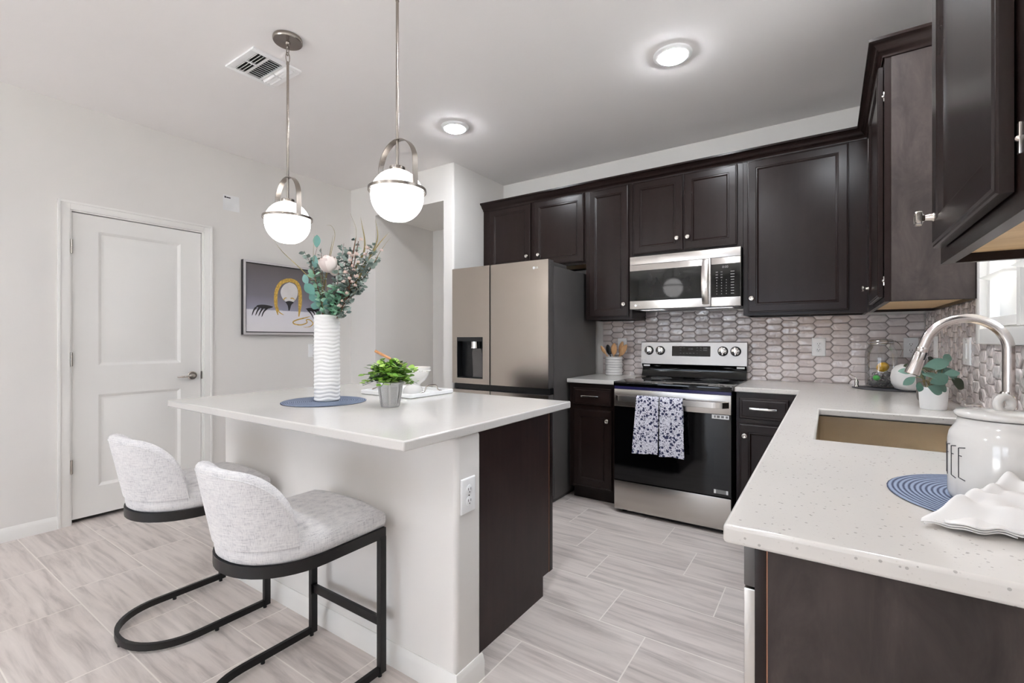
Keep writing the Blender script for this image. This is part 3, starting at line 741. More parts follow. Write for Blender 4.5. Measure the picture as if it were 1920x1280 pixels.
rd = fdoor('door', FXM+.005, FX1, .853, 1.79)
fdoor('lower_door', FX0, FXM-.005, .06, .803); fdoor('lower_door', FXM+.005, FX1, .06, .803)
m = MB(); m.box(FX0+.004, FX1-.002, FY+.03, 3.03, .806, .850); m.build('handle_channel', M['blackplastic'], t, smooth=False)
m = MB(); hx0, hx1, hz0, hz1 = H
m.box(hx0, hx1, 3.004, 3.011, hz0, hz1); m.box(hx0, hx0+.004, FY+.001, 3.004, hz0, hz1); m.box(hx1-.004, hx1, FY+.001, 3.004, hz0, hz1)
m.box(hx0, hx1, FY+.001, 3.004, hz0, hz0+.006); m.box(hx0, hx1, FY-.001, 3.004, hz1-.034, hz1)
dp = m.build('dispenser', M['blackplastic'], ld, smooth=False)
m = MB(); cx = -2.365
m.cyl((cx, 2.975, 1.15), (cx, 2.975, 1.192), .034, seg=24); m.cyl((cx, 2.975, 1.138), (cx, 2.975, 1.15), .036, seg=24); m.build('spout', M['chrome'], dp)
m = MB(); R = []
for z, w, y in ((1.135, .042, 2.967), (1.10, .05, 2.972), (.92, .05, 2.985), (.906, .05, 2.98)):
    R.append([(cx-w+.02, y, z), (cx+w+.02, y, z), (cx+w+.02, 3.003, z), (cx-w+.02, 3.003, z)])
m.rings(R); m.build('paddle', M['fridgeside'], dp)
logo(rd, -1.790, FY-.0003, 1.735, .018, M['label'])
for x in (FX0+.06, FX1-.05):
    m = MB(); m.box(x-.04, x+.04, 2.965, 3.25, 1.7525, 1.782, .004); m.cyl((x, 2.985, 1.78), (x, 2.985, 1.79), .016); m.build('hinge_cover', M['fridgeside'], t)

# ------------------------------------------------------------------ range
t = thing('range', 'stainless electric range with black glass oven door and floral towels', 'oven', (-.867, 3.45, 0))
RX0, RX1 = -1.243, -.491
m = MB(); m.box(RX0+.002, RX1-.002, 3.165, 3.78, .03, .885); m.build('body', M['blackplastic'], t, smooth=False)
for x in (RX0+.05, RX1-.05):
    for y in (3.20, 3.72):
        m = MB(); m.cyl((x, y, 0), (x, y, .03), .018, seg=12); m.build('foot', M['blackplastic'], t)
m = MB(); m.box(RX0-.006, RX1+.006, 3.128, 3.782, .886, .9165, .004); ct = m.build('cooktop', M['black'], t)
for x, y, r in ((-1.06, 3.33, .11), (-.68, 3.33, .085), (-1.06, 3.62, .075), (-.68, 3.62, .095)):
    m = MB(); m.tube([(x+r*math.cos(a*math.pi/24), y+r*math.sin(a*math.pi/24), .9166) for a in range(48)], .0008, 4, True); m.build('burner_ring', M['greyprint'], ct)
m = MB(); m.box(RX0, RX1, 3.132, 3.17, .866, .885); m.build('film_strip', M['navytape'], t, smooth=False)
m = MB(); m.box(RX0, RX1, 3.130, 3.164, .235, .745); od = m.build('oven_door', M['black'], t, smooth=False)
m = MB(); m.box(RX0, RX1, 3.128, 3.164, .745, .864, .002); m.build('door_top_panel', M['steel'], od)
HZ_ = .805; n = 24; R = []
for i in range(n+1):
    u = i/n; x = RX0+.012+(RX1-RX0-.024)*u; e = min(u, 1-u); y = 3.076+.045*max(0, 1-e/.07)**2
    R.append([(x, y, HZ_-.018), (x, y, HZ_+.018), (x, y+.010, HZ_+.021), (x, y+.012, HZ_-.021)])
m = MB(); m.rings(R)
for x in (RX0+.085, RX1-.085): m.box(x-.012, x+.012, 3.087, 3.13, HZ_-.012, HZ_+.012)
m.build('oven_handle', M['steel'], od, ang=30)
m = MB(); m.box(RX0+.10, RX1-.10, 3.1293, 3.13, .33, .66); m.build('oven_window', M['black'], od, smooth=False)
m = MB(); m.box(-.602, -.503, 3.1285, 3.1299, .716, .741); st = m.build('sticker', M['label'], od, smooth=False)
m = MB()
for x0, x1 in ((-.588, -.58), (-.572, -.556), (-.548, -.532), (-.522, -.509)): m.box(x0, x1, 3.1281, 3.1285, .722, .736)
m.build('sticker_print', M['greyprint'], st, smooth=False)
m = MB(); m.box(-.590, -.508, 3.1285, 3.1299, .252, .276); st = m.build('sticker', M['greyprint'], od, smooth=False)
for xa_, xb_ in ((-.590, -.578), (-.519, -.508)):
    m = MB(); m.box(xa_, xb_, 3.1281, 3.1285, .252, .276); m.build('sticker_end', M['label'], st, smooth=False)
m = MB(); m.box(RX0, RX1, 3.126, 3.164, .030, .228, .003); m.build('drawer', M['steel'], t)
# backguard
m = MB(); R = []
for x in (-1.252, -.486):
    R.append([(x, 3.757, 1.022), (x, 3.742, 1.012), (x, 3.765, .98), (x, 3.750, .945), (x, 3.735, .918), (x, 3.80, .918), (x, 3.80, 1.022)])
m.rings(R); bg = m.build('backguard', M['black'], t, ang=60)
m = MB(); R = []
for x in (-1.257, -.483):
    R.append([(x, 3.738, 1.016), (x, 3.752, 1.186), (x, 3.768, 1.192), (x, 3.80, 1.192), (x, 3.80, 1.016)])
m.rings(R); bp = m.build('control_panel', M['steelpanel'], bg, ang=30)
def yb(z): return 3.738+.014*(z-1.016)/.17
m = MB(); m.prism([(-1.013, yb(1.08)-.0012, 1.08), (-.731, yb(1.08)-.0012, 1.08), (-.731, yb(1.158)-.0012, 1.158), (-1.013, yb(1.158)-.0012, 1.158)], (0, .001, 0))
ds = m.build('display', M['black'], bp, smooth=False)
text_mesh('clock_digits', '8:00', .020, (-.873, yb(1.135)-.0014, 1.136), FRONT, M['greyprint'], ds, .0002)
m = MB()
for x, z, w in ((-.948, 1.145, .016), (-.922, 1.145, .014), (-.948, 1.126, .010), (-.948, 1.103, .012), (-.925, 1.103, .012), (-.90, 1.103, .014), (-.875, 1.103, .018), (-.85, 1.103, .014),
                (-.825, 1.145, .012), (-.80, 1.145, .012), (-.825, 1.126, .014), (-.80, 1.126, .014), (-.825, 1.103, .004), (-.768, 1.147, .03), (-.768, 1.140, .03), (-.768, 1.131, .03), (-.768, 1.124, .03)):
    m.box(x-w/2, x+w/2, yb(z)-.0016, yb(z)-.0013, z-.0022, z+.0022)
m.build('key_legends', M['greyprint'], ds, smooth=False)
for x in (-1.194, -1.104, -.644, -.557):
    z = 1.122; m = MB(); m.lathe([(.036, 0), (.036, .006), (.033, .008)], (x, yb(z)-.0008, z), 28, axis=(0, -1, 0)); kb = m.build('knob', M['blackplastic'], bp)
    m = MB(); m.lathe([(.031, .008), (.029, .028), (.026, .030)], (x, yb(z), z), 28, axis=(0, -1, 0)); m.box(x-.0075, x+.0075, yb(z)-.040, yb(z)-.029, z-.029, z+.029, .002); m.build('knob_grip', M['chrome'], kb)
m = MB(); m.box(-1.243, -1.223, yb(1.04)-.0012, yb(1.04)-.0002, 1.032, 1.046); m.build('badge', M['label'], bp, smooth=False)
for x0, x1 in ((-1.232, -1.182), (-.548, -.496)):
    m = MB(); m.box(x0, x1, 3.728, 3.7305, .996, 1.009); m.build('sticker', M['label'], bg, smooth=False)

# dish towels over the oven handle
def dish_towel(x0, x1, xb0, xb1, zb, label, seed):
    m = MB(); rnd = random.Random(seed); nx, nz = 14, 40; ph = rnd.uniform(0, 6)
    prof = [(3.104, .62), (3.103, .72), (3.102, .79), (3.100, .822), (3.092, .8315), (3.080, .8315), (3.072, .822), (3.069, .80)]
    nf = 26
    for i in range(1, nf+1):
        z = .80+(zb-.80)*i/nf; prof.append((3.068-.006*i/nf, z))
    V = []
    for k, (y, z) in enumerate(prof):
        row = []; tt = max(0, (.80-z)/(.80-zb)) if k >= 7 else 0
        for i in range(nx+1):
            u = i/nx; x = (x0+(x1-x0)*u)*(1-tt)+(xb0+(xb1-xb0)*u)*tt
            dy = -.005*tt*math.sin(u*5.2+ph) - .004*tt*math.sin(u*11+ph*2)
            row.append(m.bm.verts.new((x, y+(dy if k >= 7 else 0), z-.006*tt*math.sin(u*3+ph))))
        V.append(row)
    for a in range(len(V)-1):
        for i in range(nx): m.face([V[a][i], V[a][i+1], V[a+1][i+1], V[a+1][i]])
    o = m.build('dish_towel', M['towel'], solid=.0025, ang=80); tagp(o, label, 'towel', 'floral towels on the oven handle')
dish_towel(-1.066, -.9165, -1.092, -.919, .452, 'left blue floral dish towel hanging over the oven handle', 3)
dish_towel(-.9085, -.766, -.9115, -.752, .448, 'right blue floral dish towel hanging over the oven handle', 9)

# ------------------------------------------------------------------ microwave
t = thing('microwave', 'stainless over-the-range microwave with black window and curved handle', 'microwave', (-.86, 3.62, 1.43))
MX0, MX1, MY = -1.240, -.480, 3.43
m = MB(); m.box(MX0, MX1, MY+.02, 3.815, 1.436, 1.826); m.build('body', M['blackplastic'], t, smooth=False)
m = MB()
m.box(MX0+.02, MX1-.02, 3.47, 3.76, 1.4325, 1.4358); ub = m.build('underside', M['fridgeside'], t, smooth=False)
for x0, x1 in ((-1.18, -1.0), (-.72, -.54)):
    m = MB(); m.box(x0, x1, 3.50, 3.62, 1.430, 1.4325)
    for i in range(7): m.box(x0+.005, x1-.005, 3.507+i*.016, 3.511+i*.016, 1.4285, 1.430)
    m.build('vent_filter', M['steel'], ub, smooth=False)
m = MB(); m.box(MX0, MX1, MY, MY+.02, 1.768, 1.828, .002); m.build('vent_panel', M['steel'], t)
XD_ = -.665
m = MB(); m.box(MX0, XD_-.003, MY, MY+.02, 1.436, 1.766, .002); md_ = m.build('door', M['steel'], t)
m = MB(); m.box(MX0+.001, XD_-.022, MY-.002, MY, 1.496, 1.722); mw = m.build('window_surround', M['black'], md_, smooth=False)
m = MB(); m.box(MX0+.07, XD_-.075, MY-.0024, MY-.002, 1.518, 1.70); m.build('window', M['glassdark'], mw, smooth=False)
m = MB(); n = 14; R = []
for i in range(n+1):
    u = i/n; z = 1.452+.312*u; y = MY-.018-.034*math.sin(math.pi*u)**.7; xx = XD_-.034
    R.append([(xx-.020, y+.004, z), (xx, y, z), (xx+.020, y+.004, z), (xx+.020, y+.012, z), (xx-.020, y+.012, z)])
m.rings(R); m.box(XD_-.046, XD_-.022, MY-.01, MY, 1.454, 1.478); m.box(XD_-.046, XD_-.022, MY-.01, MY, 1.738, 1.762)
m.build('handle', M['steel'], md_, ang=30)
m = MB(); m.box(XD_, MX1, MY, MY+.02, 1.436, 1.766, .002); cp = m.build('control_panel', M['steel'], t)
m = MB(); m.box(XD_+.002, MX1-.001, MY-.002, MY, 1.496, 1.722); cg = m.build('keypad_glass', M['black'], cp, smooth=False)
text_mesh('clock_digits', '8:00', .022, (-.575, MY-.0022, 1.700), FRONT, M['greyprint'], cg, .0002)
m = MB()
for r in range(9):
    z = 1.668-r*.0185
    for c_, (x, w) in enumerate(((-.628, .012), (-.598, .010), (-.568, .010), (-.530, .020))):
        if r < 3 and c_ == 2: continue
        w2 = w*(1.2 if r < 3 else .45 if c_ < 3 else 1); m.box(x-w2/2, x+w2/2, MY-.0025, MY-.0021, z-.0028, z+.0022)
m.build('key_legends', M['greyprint'], cg, smooth=False)
logo(md_, -1.195, MY-.0004, 1.463, .017, M['label'])

# ------------------------------------------------------------------ island
t = thing('kitchen_island', 'white-walled kitchen island with dark wood end panel', 'island', (-1.85, 1.6, 0))
m = MB(); m.box(-2.64, -1.035, 1.20, 1.335, 0, .881); o = m.build('half_wall', M['islandwall'], t)
md = o.modifiers.new('bullnose', 'BEVEL'); md.width = .016; md.segments = 4; md.limit_method = 'ANGLE'; md.angle_limit = math.radians(60)
baseboard('baseboard', [(-1.035, 1.338), (-1.035, 1.20), (-2.64, 1.20), (-2.64, 1.336)][::-1], parent=t)
m = MB(); m.box(-2.62, -1.132, 1.3355, 1.985, .09, .881); m.box(-2.62, -1.132, 1.3355, 1.905, 0, .09); m.build('body', M['cab'], t, smooth=False)
m = MB(); out = [(1.3355, 0), (1.911, 0), (1.911, .092), (1.967, .092), (1.967, .881), (1.3355, .881)]
m.prism([(-1.1315, y, z) for y, z in out], (.0185, 0, 0)); m.build('side_panel', M['islandpanel'], t, smooth=False)
m = MB(); m.box(-1.1315, -1.1125, 1.9695, 2.004, .090, .881, .001); m.build('face_stile', M['cab'], t)
m = MB(); m.box(-1.1315, -1.1118, 1.9672, 1.9694, .092, .881); m.build('raw_edge', M['edgewood'], t, smooth=False)

# ------------------------------------------------------------------ outlets and switches
def outlet(label, c, n, wid=.079, h=.124, kind='outlet', group=None):
    """c = centre on the wall, n = outward axis string"""
    ax = {'-y': ((1,0,0), (0,-1,0)), '+x': ((0,1,0), (1,0,0)), '-x': ((0,-1,0), (-1,0,0))}[n]
    ua, un = Vector(ax[0]), Vector(ax[1]); up = Vector((0,0,1)); c = Vector(c)
    t = thing('wall_outlet' if kind == 'outlet' else 'light_switch', label, 'outlet' if kind == 'outlet' else 'switch', c, group)
    m = MB(); m.panel(c-ua*wid/2-up*h/2+un*.0005, ua, up, un, wid, h, [(0, .003), (.003, .0065), (.005, .007)]); m.build('cover_plate', M['white'], t)
    if kind == 'outlet':
        for s_ in (-1, 1):
            cc = c+up*(.0195*s_)+un*.0068
            m = MB(); m.lathe([(.0168, 0), (.0168, .0028), (.0155, .0034)], cc, 20, axis=un); rc = m.build('receptacle', M['white'], t)
            m = MB()
            for dx in (-.0063, .0063): m.obox(cc+ua*dx+up*.003+un*.0034, ua, up, un, .0011, .0042, .0004)
            m.obox(cc-up*.0075+un*.0034, ua, up, un, .002, .002, .0004); m.build('slots', M['darkslot'], rc, smooth=False)
    else:
        m = MB(); m.panel(c-ua*.016-up*.033+un*.0065, ua, up, un, .032, .066, [(0, .002), (.002, .004)]); m.build('rocker', M['white'], t)
    for s_ in ((0,) if kind == 'outlet' else (-1, 1)):
        m = MB(); m.cyl(c+un*.0069+up*s_*.048, c+un*.0078+up*s_*.048, .003, seg=10); m.build('screw', M['nickel'], t)
    return t
outlet('white duplex outlet on the end of the island half wall', (-1.035, 1.258, .672), '+x', .075, .12)
outlet('white duplex outlet on the tile right of the range', (-.052, YB-.0095, 1.158), '-y')
outlet('white outlet on the tile behind the utensil crock', (-1.446, YB-.0095, 1.158), '-y')
outlet('white plate on the back tile behind the faucet spout', (.43, YB-.0095, 1.158), '-y', .072)
outlet('white switch plate on the right-wall tile nearest the corner', (XR-.0095, 3.44, 1.168), '-x', .09, .118, 'switch')
outlet('white switch plate on the right-wall tile just left of the window', (XR-.0095, 2.738, 1.16), '-x', .115, .118, 'switch')
outlet('white light switch on the left wall behind the tall vase', (XL, 2.64, 1.104), '+x', .085, .122, 'switch')

# ------------------------------------------------------------------ ceiling: vent and lights
t = thing('ceiling_vent', 'white rectangular air vent on the ceiling near the pendant lights', 'vent', (-2.638, 1.41, ZC))
vx0, vx1, vy0, vy1 = -2.79, -2.488, 1.272, 1.545
m = MB(); m.box(vx0+.03, vx1-.03, vy0+.03, vy1-.03, ZC-.0025, ZC-.0005); m.build('backing', M['darkslot'], t, smooth=False)
m = MB()
for a in ((vx0, vx0+.03, vy0, vy1), (vx1-.03, vx1, vy0, vy1), (vx0+.03, vx1-.03, vy0, vy0+.036), (vx0+.03, vx1-.03, vy1-.03, vy1)): m.box(*a, ZC-.012, ZC-.0005, .003)
ya, yb_ = vy0+.098, vy1-.092; xm = (vx0+vx1)/2
m.box(vx0+.03, vx1-.03, ya-.005, ya+.005, ZC-.011, ZC-.001); m.box(vx0+.03, vx1-.03, yb_-.005, yb_+.005, ZC-.011, ZC-.001)
m.box(xm-.006, xm+.006, vy0+.036, ya, ZC-.011, ZC-.001); m.box(xm-.006, xm+.006, yb_, vy1-.03, ZC-.011, ZC-.001)
m.build('frame', M['white'], t)
def slat(p0, p1, tilt, w=.017):
    m = MB(); p0 = Vector(p0); p1 = Vector(p1); d = (p1-p0).normalized(); s_ = d.cross(Vector((0,0,1))); up = Vector((0,0,1))
    q = (s_*math.cos(tilt)+up*math.sin(tilt)); nn = d.cross(q)
    m.obox((p0+p1)/2, d, q, nn, (p1-p0).length/2, w/2, .0009); m.build('slat', M['white'], t, smooth=False)
for i in range(11):
    x = vx0+.044+i*(vx1-vx0-.088)/10; slat((x, ya+.005, ZC-.008), (x, yb_-.005, ZC-.008), -.75, .011)
for side, y0, y1, tl in ((0, vy0+.040, ya-.008, -1.0), (1, yb_+.006, vy1-.032, .6)):
    for i in range(4 if side == 0 else 3):
        y = y0+(y1-y0)*((i/3) if side == 0 else (i+.5)/3)
        slat((vx0+.031, y, ZC-.010), (xm-.006, y, ZC-.010), tl, .012 if side == 0 else .021); slat((xm+.006, y, ZC-.010), (vx1-.031, y, ZC-.010), tl, .012 if side == 0 else .021)
def downlight(x, y, label, first=None):
    if first:
        c = copy_tree(first); c.location = (x, y, ZC); c['label'] = label; return c
    t = thing('recessed_light', label, 'ceiling light', (x, y, ZC), 'recessed ceiling lights')
    m = MB(); m.lathe([(.100, -.0005), (.099, -.008), (.092, -.014), (.076, -.016), (.074, -.010), (.074, -.0005)], (x, y, ZC), 40); m.build('trim_ring', M['white'], t)
    m = MB(); m.lathe([(.0738, -.004), (.072, -.017), (.064, -.0235), (.045, -.0275), (.02, -.0295), (.0005, -.030)], (x, y, ZC), 40); m.build('diffuser', M['ledlens'], t)
    return t
d1 = downlight(-.693, 2.573, 'bright recessed ceiling light above the range side, nearer the right wall')
downlight(-2.233, 2.573, 'bright recessed ceiling light above the refrigerator, left of the other', d1)
downlight(.06, 1.95, 'recessed fill light added out of view above the sink and the right counter', d1)  # this lamp and the next three are unseen, added to lift dim areas
downlight(-.693, 1.1, 'recessed fill light added out of view above the aisle between island and sink', d1)
downlight(-.693, -.8, 'recessed fill light added out of view above the floor south of the island', d1)
downlight(-2.6, -1.2, 'recessed fill light added out of view above the open floor in front of the stools', d1)

# pendants
t = thing('pendant_light', 'satin nickel pendant light with white globe, left one above the island', 'pendant light', (-2.283, 1.34, 0), 'globe pendants above the island')
px_, py_ = -2.283, 1.34
m = MB(); m.lathe([(.069, ZC-.0005), (.0705, ZC-.006), (.0705, ZC-.016), (.067, ZC-.021), (.012, ZC-.023), (.009, ZC-.034), (.0005, ZC-.036)], (px_, py_, 0), 40); cn = m.build('canopy', M['lampnickel'], t)
m = MB()
m.tube([(px_+.010*math.cos(a*math.pi/10), py_, ZC-.062+.026*math.sin(a*math.pi/10)) for a in range(20)], .0025, 6, True)
m.tube([(px_, py_+.010*math.cos(a*math.pi/10), ZC-.098+.026*math.sin(a*math.pi/10)) for a in range(20)], .0025, 6, True)
m.build('chain_link', M['lampnickel'], t)
m = MB(); m.lathe([(.004, 1.918), (.0062, 1.925), (.0062, ZC-.135), (.0075, ZC-.134), (.0075, ZC-.122), (.004, ZC-.118)], (px_, py_, 0), 16); m.build('rod', M['lampnickel'], t)
GC, GR = 1.803, .108; ZRG = 1.826
prof = []
for i in range(23):
    a = -math.pi/2+math.pi*i/22; r, z = GR*math.cos(a), GC+GR*math.sin(a)
    if z < GC-.098: continue
    prof.append((r, z))
prof = [(.001, GC-.0965), (.03, GC-.0972), (.044, GC-.098)]+prof
m = MB(); m.lathe(prof, (px_, py_, 0), 40); m.build('globe_shade', M['opal'], t)
m = MB(); m.lathe([(.0005, 1.912), (.03, 1.908), (.032, 1.912), (.032, 1.922), (.010, 1.926), (.0005, 1.926)], (px_, py_, 0), 24); m.build('shade_cap', M['lampnickel'], t)
m = MB(); m.lathe([(.1185, ZRG-.006), (.1185, ZRG+.006), (.1145, ZRG+.006), (.1145, ZRG-.006), (.1185, ZRG-.006)], (px_, py_, 0), 56, cap0=False, cap1=False); m.build('ring_band', M['lampnickel'], t)
# flat arched strap, in the plane facing the stools
ang = math.radians(-5); ax, ay = math.cos(ang), math.sin(ang); pts = []
RA = .1145
pts.append((RA, ZRG)); pts.append((RA, ZRG+.04)); pts.append((RA, ZRG+.08))
for i in range(1, 24):
    a = math.pi*i/24; pts.append((RA*math.cos(a), ZRG+.095+.113*math.sin(a)))
pts += [(-RA, ZRG+.08), (-RA, ZRG+.04), (-RA, ZRG)]
m = MB(); R = []; nw = Vector((-ay, ax, 0))
for i, (r, z) in enumerate(pts):
    a_, b_ = pts[max(i-1, 0)], pts[min(i+1, len(pts)-1)]; tx, tz = b_[0]-a_[0], b_[1]-a_[1]; L_ = math.hypot(tx, tz); nx_, nz_ = tz/L_, -tx/L_
    c = Vector((px_+ax*r, py_+ay*r, z)); nn = Vector((ax*nx_, ay*nx_, nz_))
    R.append([c+nn*.0015+nw*.0125, c+nn*.0015-nw*.0125, c-nn*.0015-nw*.0125, c-nn*.0015+nw*.0125])
m.rings(R); m.build('arch_strap', M['lampnickel'], t, ang=50)
c = copy_tree(t); c.location = (-1.479, 1.343, 0); c['label'] = 'satin nickel pendant light with white globe, right one, nearest the refrigerator'
# ------------------------------------------------------------------ bar stools
def make_stool(cx, label):
    HW = .2115; YF, YS, YRr = 1.15, .905, .695
    t = thing('bar_stool', label, 'stool', (cx, .92, 0), 'bar stools at the island')
    def ushape(hw, yf, ys, yr, n=22):
        pts = [(cx+hw, yf)]+[(cx+hw, yf+(ys-yf)*k/3) for k in (1, 2)]
        for i in range(n+1):
            a = math.pi*i/n; ca, sa_ = math.cos(a), math.sin(a); e = .96
            pts.append((cx+hw*math.copysign(abs(ca)**e, ca), ys-(ys-yr)*abs(sa_)**e))
        pts += [(cx-hw, yf+(ys-yf)*k/3) for k in (2, 1)]+[(cx-hw, yf)]
        return pts
    # steel seat band
    U = ushape(HW, YF, YS, YRr)
    m = MB(); m.bar([(x, y, .513) for x, y in U], .012, .036); m.box(cx-HW, cx+HW, YF-.012, YF, .495, .531, .001)
    m.build('seat_frame', M['blackmetal'], t)
    for s_ in (-1, 1):
        x = cx+s_*(HW-.003)
        m = MB(); m.box(x-.011, x+.011, YF-.026, YF, .012, .5, .0015); m.build('leg', M['blackmetal'], t)
    B = ushape(HW-.003, YF-.008, .86, .665)
    m = MB(); m.bar([(x, y, .024) for x, y in B], .014, .026); m.build('floor_base', M['blackmetal'], t)
    for x, y in ((cx+HW-.004, YF-.02), (cx-HW+.004, YF-.02), (cx+HW-.004, .93), (cx-HW+.004, .93), (cx, .667)):
        m = MB(); m.cyl((x, y, 0), (x, y, .012), .008, seg=10); m.build('glide', M['blackplastic'], t)
    m = MB(); m.box(cx-HW+.008, cx+HW-.008, YF-.020, YF-.006, .178, .210, .001); m.box(cx-HW+.007, cx-HW+.014, YF-.03, YF-.001, .174, .214, .001); m.build('footrest', M['blackmetal'], t)
    # cushion
    def seatring(ins, z):
        pts = []
        o = ushape(HW-.001-ins, YF-ins*.9, YS, YRr+ins)
        for i in range(1, 8): o.append((cx-(HW-.001-ins)+(2*(HW-.001-ins))*i/8, YF-ins*.9+.006*math.sin(math.pi*i/8)))
        return [(x, y, z+(.014*(1-abs((x-cx)/HW)**3) if z > .59 else 0)) for x, y in o]
    m = MB(); m.rings([seatring(a, z) for a, z in ((.006, .531), (.0, .536), (-.003, .555), (-.002, .577), (.003, .584), (.006, .588), (.010, .590), (.022, .595), (.045, .598), (.10, .600), (.17, .601))])
    m.build('seat', M['fabric'], t, ang=75)
    # wrap-around back shell
    def hgt(u):                                      # u 0 centre .. 1 side ends
        if u < .30: return .832-.008*(u/.30)**2
        q = (u-.30)/.70; return .578+.246*max(0, 1-q**2.1)**.56
    n = 44; AM = math.radians(70); R = []
    for i in range(n+1):
        q = i/n*2-1; a = q*AM; s_, c_ = math.sin(a), math.cos(a); e = .96
        bx = cx+math.copysign(abs(s_)**e, s_)*HW if abs(a) < math.pi/2 else cx+math.copysign(HW, s_)
        by = YS-(YS-YRr)*abs(c_)**e if abs(a) < math.pi/2 else YS+(abs(a)-math.pi/2)*.2
        out = Vector((s_*.9, -c_, 0)).normalized(); hh = hgt(abs(q)); ring = []
        def pt(z, th):
            k = max(0, (z-.55)/.25); lean = (.038*max(c_, .0)+.012)*k
            p = Vector((bx, by, z))+out*(lean+.004+th); return p
        z0 = .578
        for z in (z0, z0+(hh-z0)*.35, z0+(hh-z0)*.7): ring.append(pt(z, 0))
        th = .040; r = min(.02, (hh-z0)*.45+.003)
        for k in range(7):
            b = math.pi*k/6; ring.append(pt(hh-r+r*math.sin(b), -th/2+th/2*math.cos(b)))
        for z in (z0+(hh-z0)*.7, z0+(hh-z0)*.35, z0): ring.append(pt(min(z, hh-r), -th))
        R.append(ring)
    m = MB(); m.rings(R); bk = m.build('backrest', M['fabric'], t, ang=70)
    m = MB(); m.tube([g_[3]+Vector((0, 0, .001)) for g_ in R], .0022, 6); m.build('piping', M['fabric'], bk)
    return t
make_stool(-1.543, 'nearer light grey fabric bar stool with a curved back and black floor frame')
make_stool(-2.316, 'farther light grey fabric bar stool with a curved back, beside the white door')

# ------------------------------------------------------------------ left wall: notice, picture
def onwall(x, y, X):
    u = (x-960)/FPX; v = (HYP-y)/FPX; dx, dy = u*CA-SA, u*SA+CA; k = X/dx; return Vector((X, dy*k, CAMZ+v*k))
m = MB(); X_ = XL+.0015
m.rings([[(X_+.0008+a, y, z) for y, z in ((1.842, 2.392), (1.842, 2.266), (1.972, 2.268), (1.968, 2.394))] for a in (0, .0012)])
o = m.build('paper_notice', M['label'], smooth=False); tagp(o, 'small white paper notice high on the left wall beside the door', 'paper')
m = MB(); m.box(X_+.002, X_+.0024, 1.853, 1.866, 2.366, 2.380); m.box(X_+.002, X_+.0024, 1.868, 1.90, 2.367, 2.376); m.build('print', M['ink'], o, smooth=False)
PY0_, PY1_, PZ0, PZ1 = 1.985, 2.885, 1.250, 1.880
t = thing('framed_picture', 'framed painting with a golden arch and two dark forks on the left wall', 'picture', (XL, 2.43, 1.565))
m = MB(); XF_ = XL+.042
for a in ((PY0_, PY0_+.008, PZ0, PZ1), (PY1_-.008, PY1_, PZ0, PZ1), (PY0_+.008, PY1_-.008, PZ0, PZ0+.008), (PY0_+.008, PY1_-.008, PZ1-.008, PZ1)): m.box(XL+.001, XF_-.002, *a)
m.build('frame', M['frameblack'], t, smooth=False)
m = MB()
for a in ((PY0_, PY0_+.019, PZ0, PZ1), (PY1_-.019, PY1_, PZ0, PZ1), (PY0_+.019, PY1_-.019, PZ0, PZ0+.019), (PY0_+.019, PY1_-.019, PZ1-.019, PZ1)): m.box(XF_-.002, XF_, *a)
m.build('frame_face', M['framesilver'], t, smooth=False)
m = MB(); m.box(XL+.004, XL+.028, PY0_+.008, PY1_-.008, PZ0+.008, PZ1-.008); m.build('backing', M['frameblack'], t, smooth=False)
XC = XL+.034
m = MB(); m.box(XL+.0285, XC, PY0_+.027, PY1_-.027, PZ0+.027, PZ1-.027); cv = m.build('canvas', M['canvas'], t, smooth=False)
def wp(zx, zy): return onwall(440+zx*220/1656, 470+zy*170/1280, XC+.0006)
def stroke(pts, w0, w1=None, name='painted_stroke', mat='gold', lay=0, sm=6):
    P = smoothpath([wp(*p) for p in pts], sm); m = MB(); n = len(P); L, R_ = [], []
    for i, p in enumerate(P):
        d = (P[min(i+1, n-1)]-P[max(i-1, 0)]).normalized(); s_ = d.cross(Vector((1, 0, 0))); u = i/(n-1)
        w = w0*(1-u)+(w0 if w1 is None else w1)*u; w *= min(1, .25+6*u, .25+6*(1-u))
        L.append(p+s_*w/2+Vector((lay, 0, 0))); R_.append(p-s_*w/2+Vector((lay, 0, 0)))
    a = [m.bm.verts.new(p) for p in L]; b = [m.bm.verts.new(p) for p in R_]
    for i in range(n-1): m.face([a[i], b[i], b[i+1], a[i+1]])
    m.build(name, M[mat], cv, smooth=False)
def blob(pts, mat, name, lay=0, sm=5):
    P = smoothpath([wp(*p) for p in pts+pts[:1]], sm)[:-1]; m = MB(); m.poly([p+Vector((lay, 0, 0)) for p in P]); m.build(name, M[mat], cv, smooth=False)
blob([(775, 445), (700, 480), (650, 560), (660, 640), (700, 700), (770, 745), (835, 715), (880, 650), (890, 560), (850, 480)], 'pale', 'painted_egg', .0001)
stroke([(610, 905), (585, 780), (580, 640), (600, 540), (660, 450), (770, 415), (870, 450), (915, 540), (925, 660), (920, 790), (905, 930)], .030, .036, 'painted_arch', 'gold', .0003)
stroke([(600, 780), (625, 860), (695, 908)], .014, .006, 'painted_arch_end', 'gold', .0003)
blob([(715, 720), (770, 708), (832, 728), (800, 765), (775, 840), (760, 840), (748, 775)], 'charcoal', 'painted_beak', .0004)
for pts in ([(690, 695), (710, 668), (738, 665)], [(785, 672), (825, 672), (848, 700)]): stroke(pts, .012, .006, 'painted_brow', 'gold', .0005)
for dx, flip, base in ((0, 1, [(300, 790), (330, 765), (430, 762), (540, 790), (480, 815), (400, 815)]), (0, -1, [(1000, 818), (1060, 806), (1160, 812), (1195, 830), (1150, 850), (1060, 850)])):
    blob(base, 'charcoal', 'painted_fork', .0003)
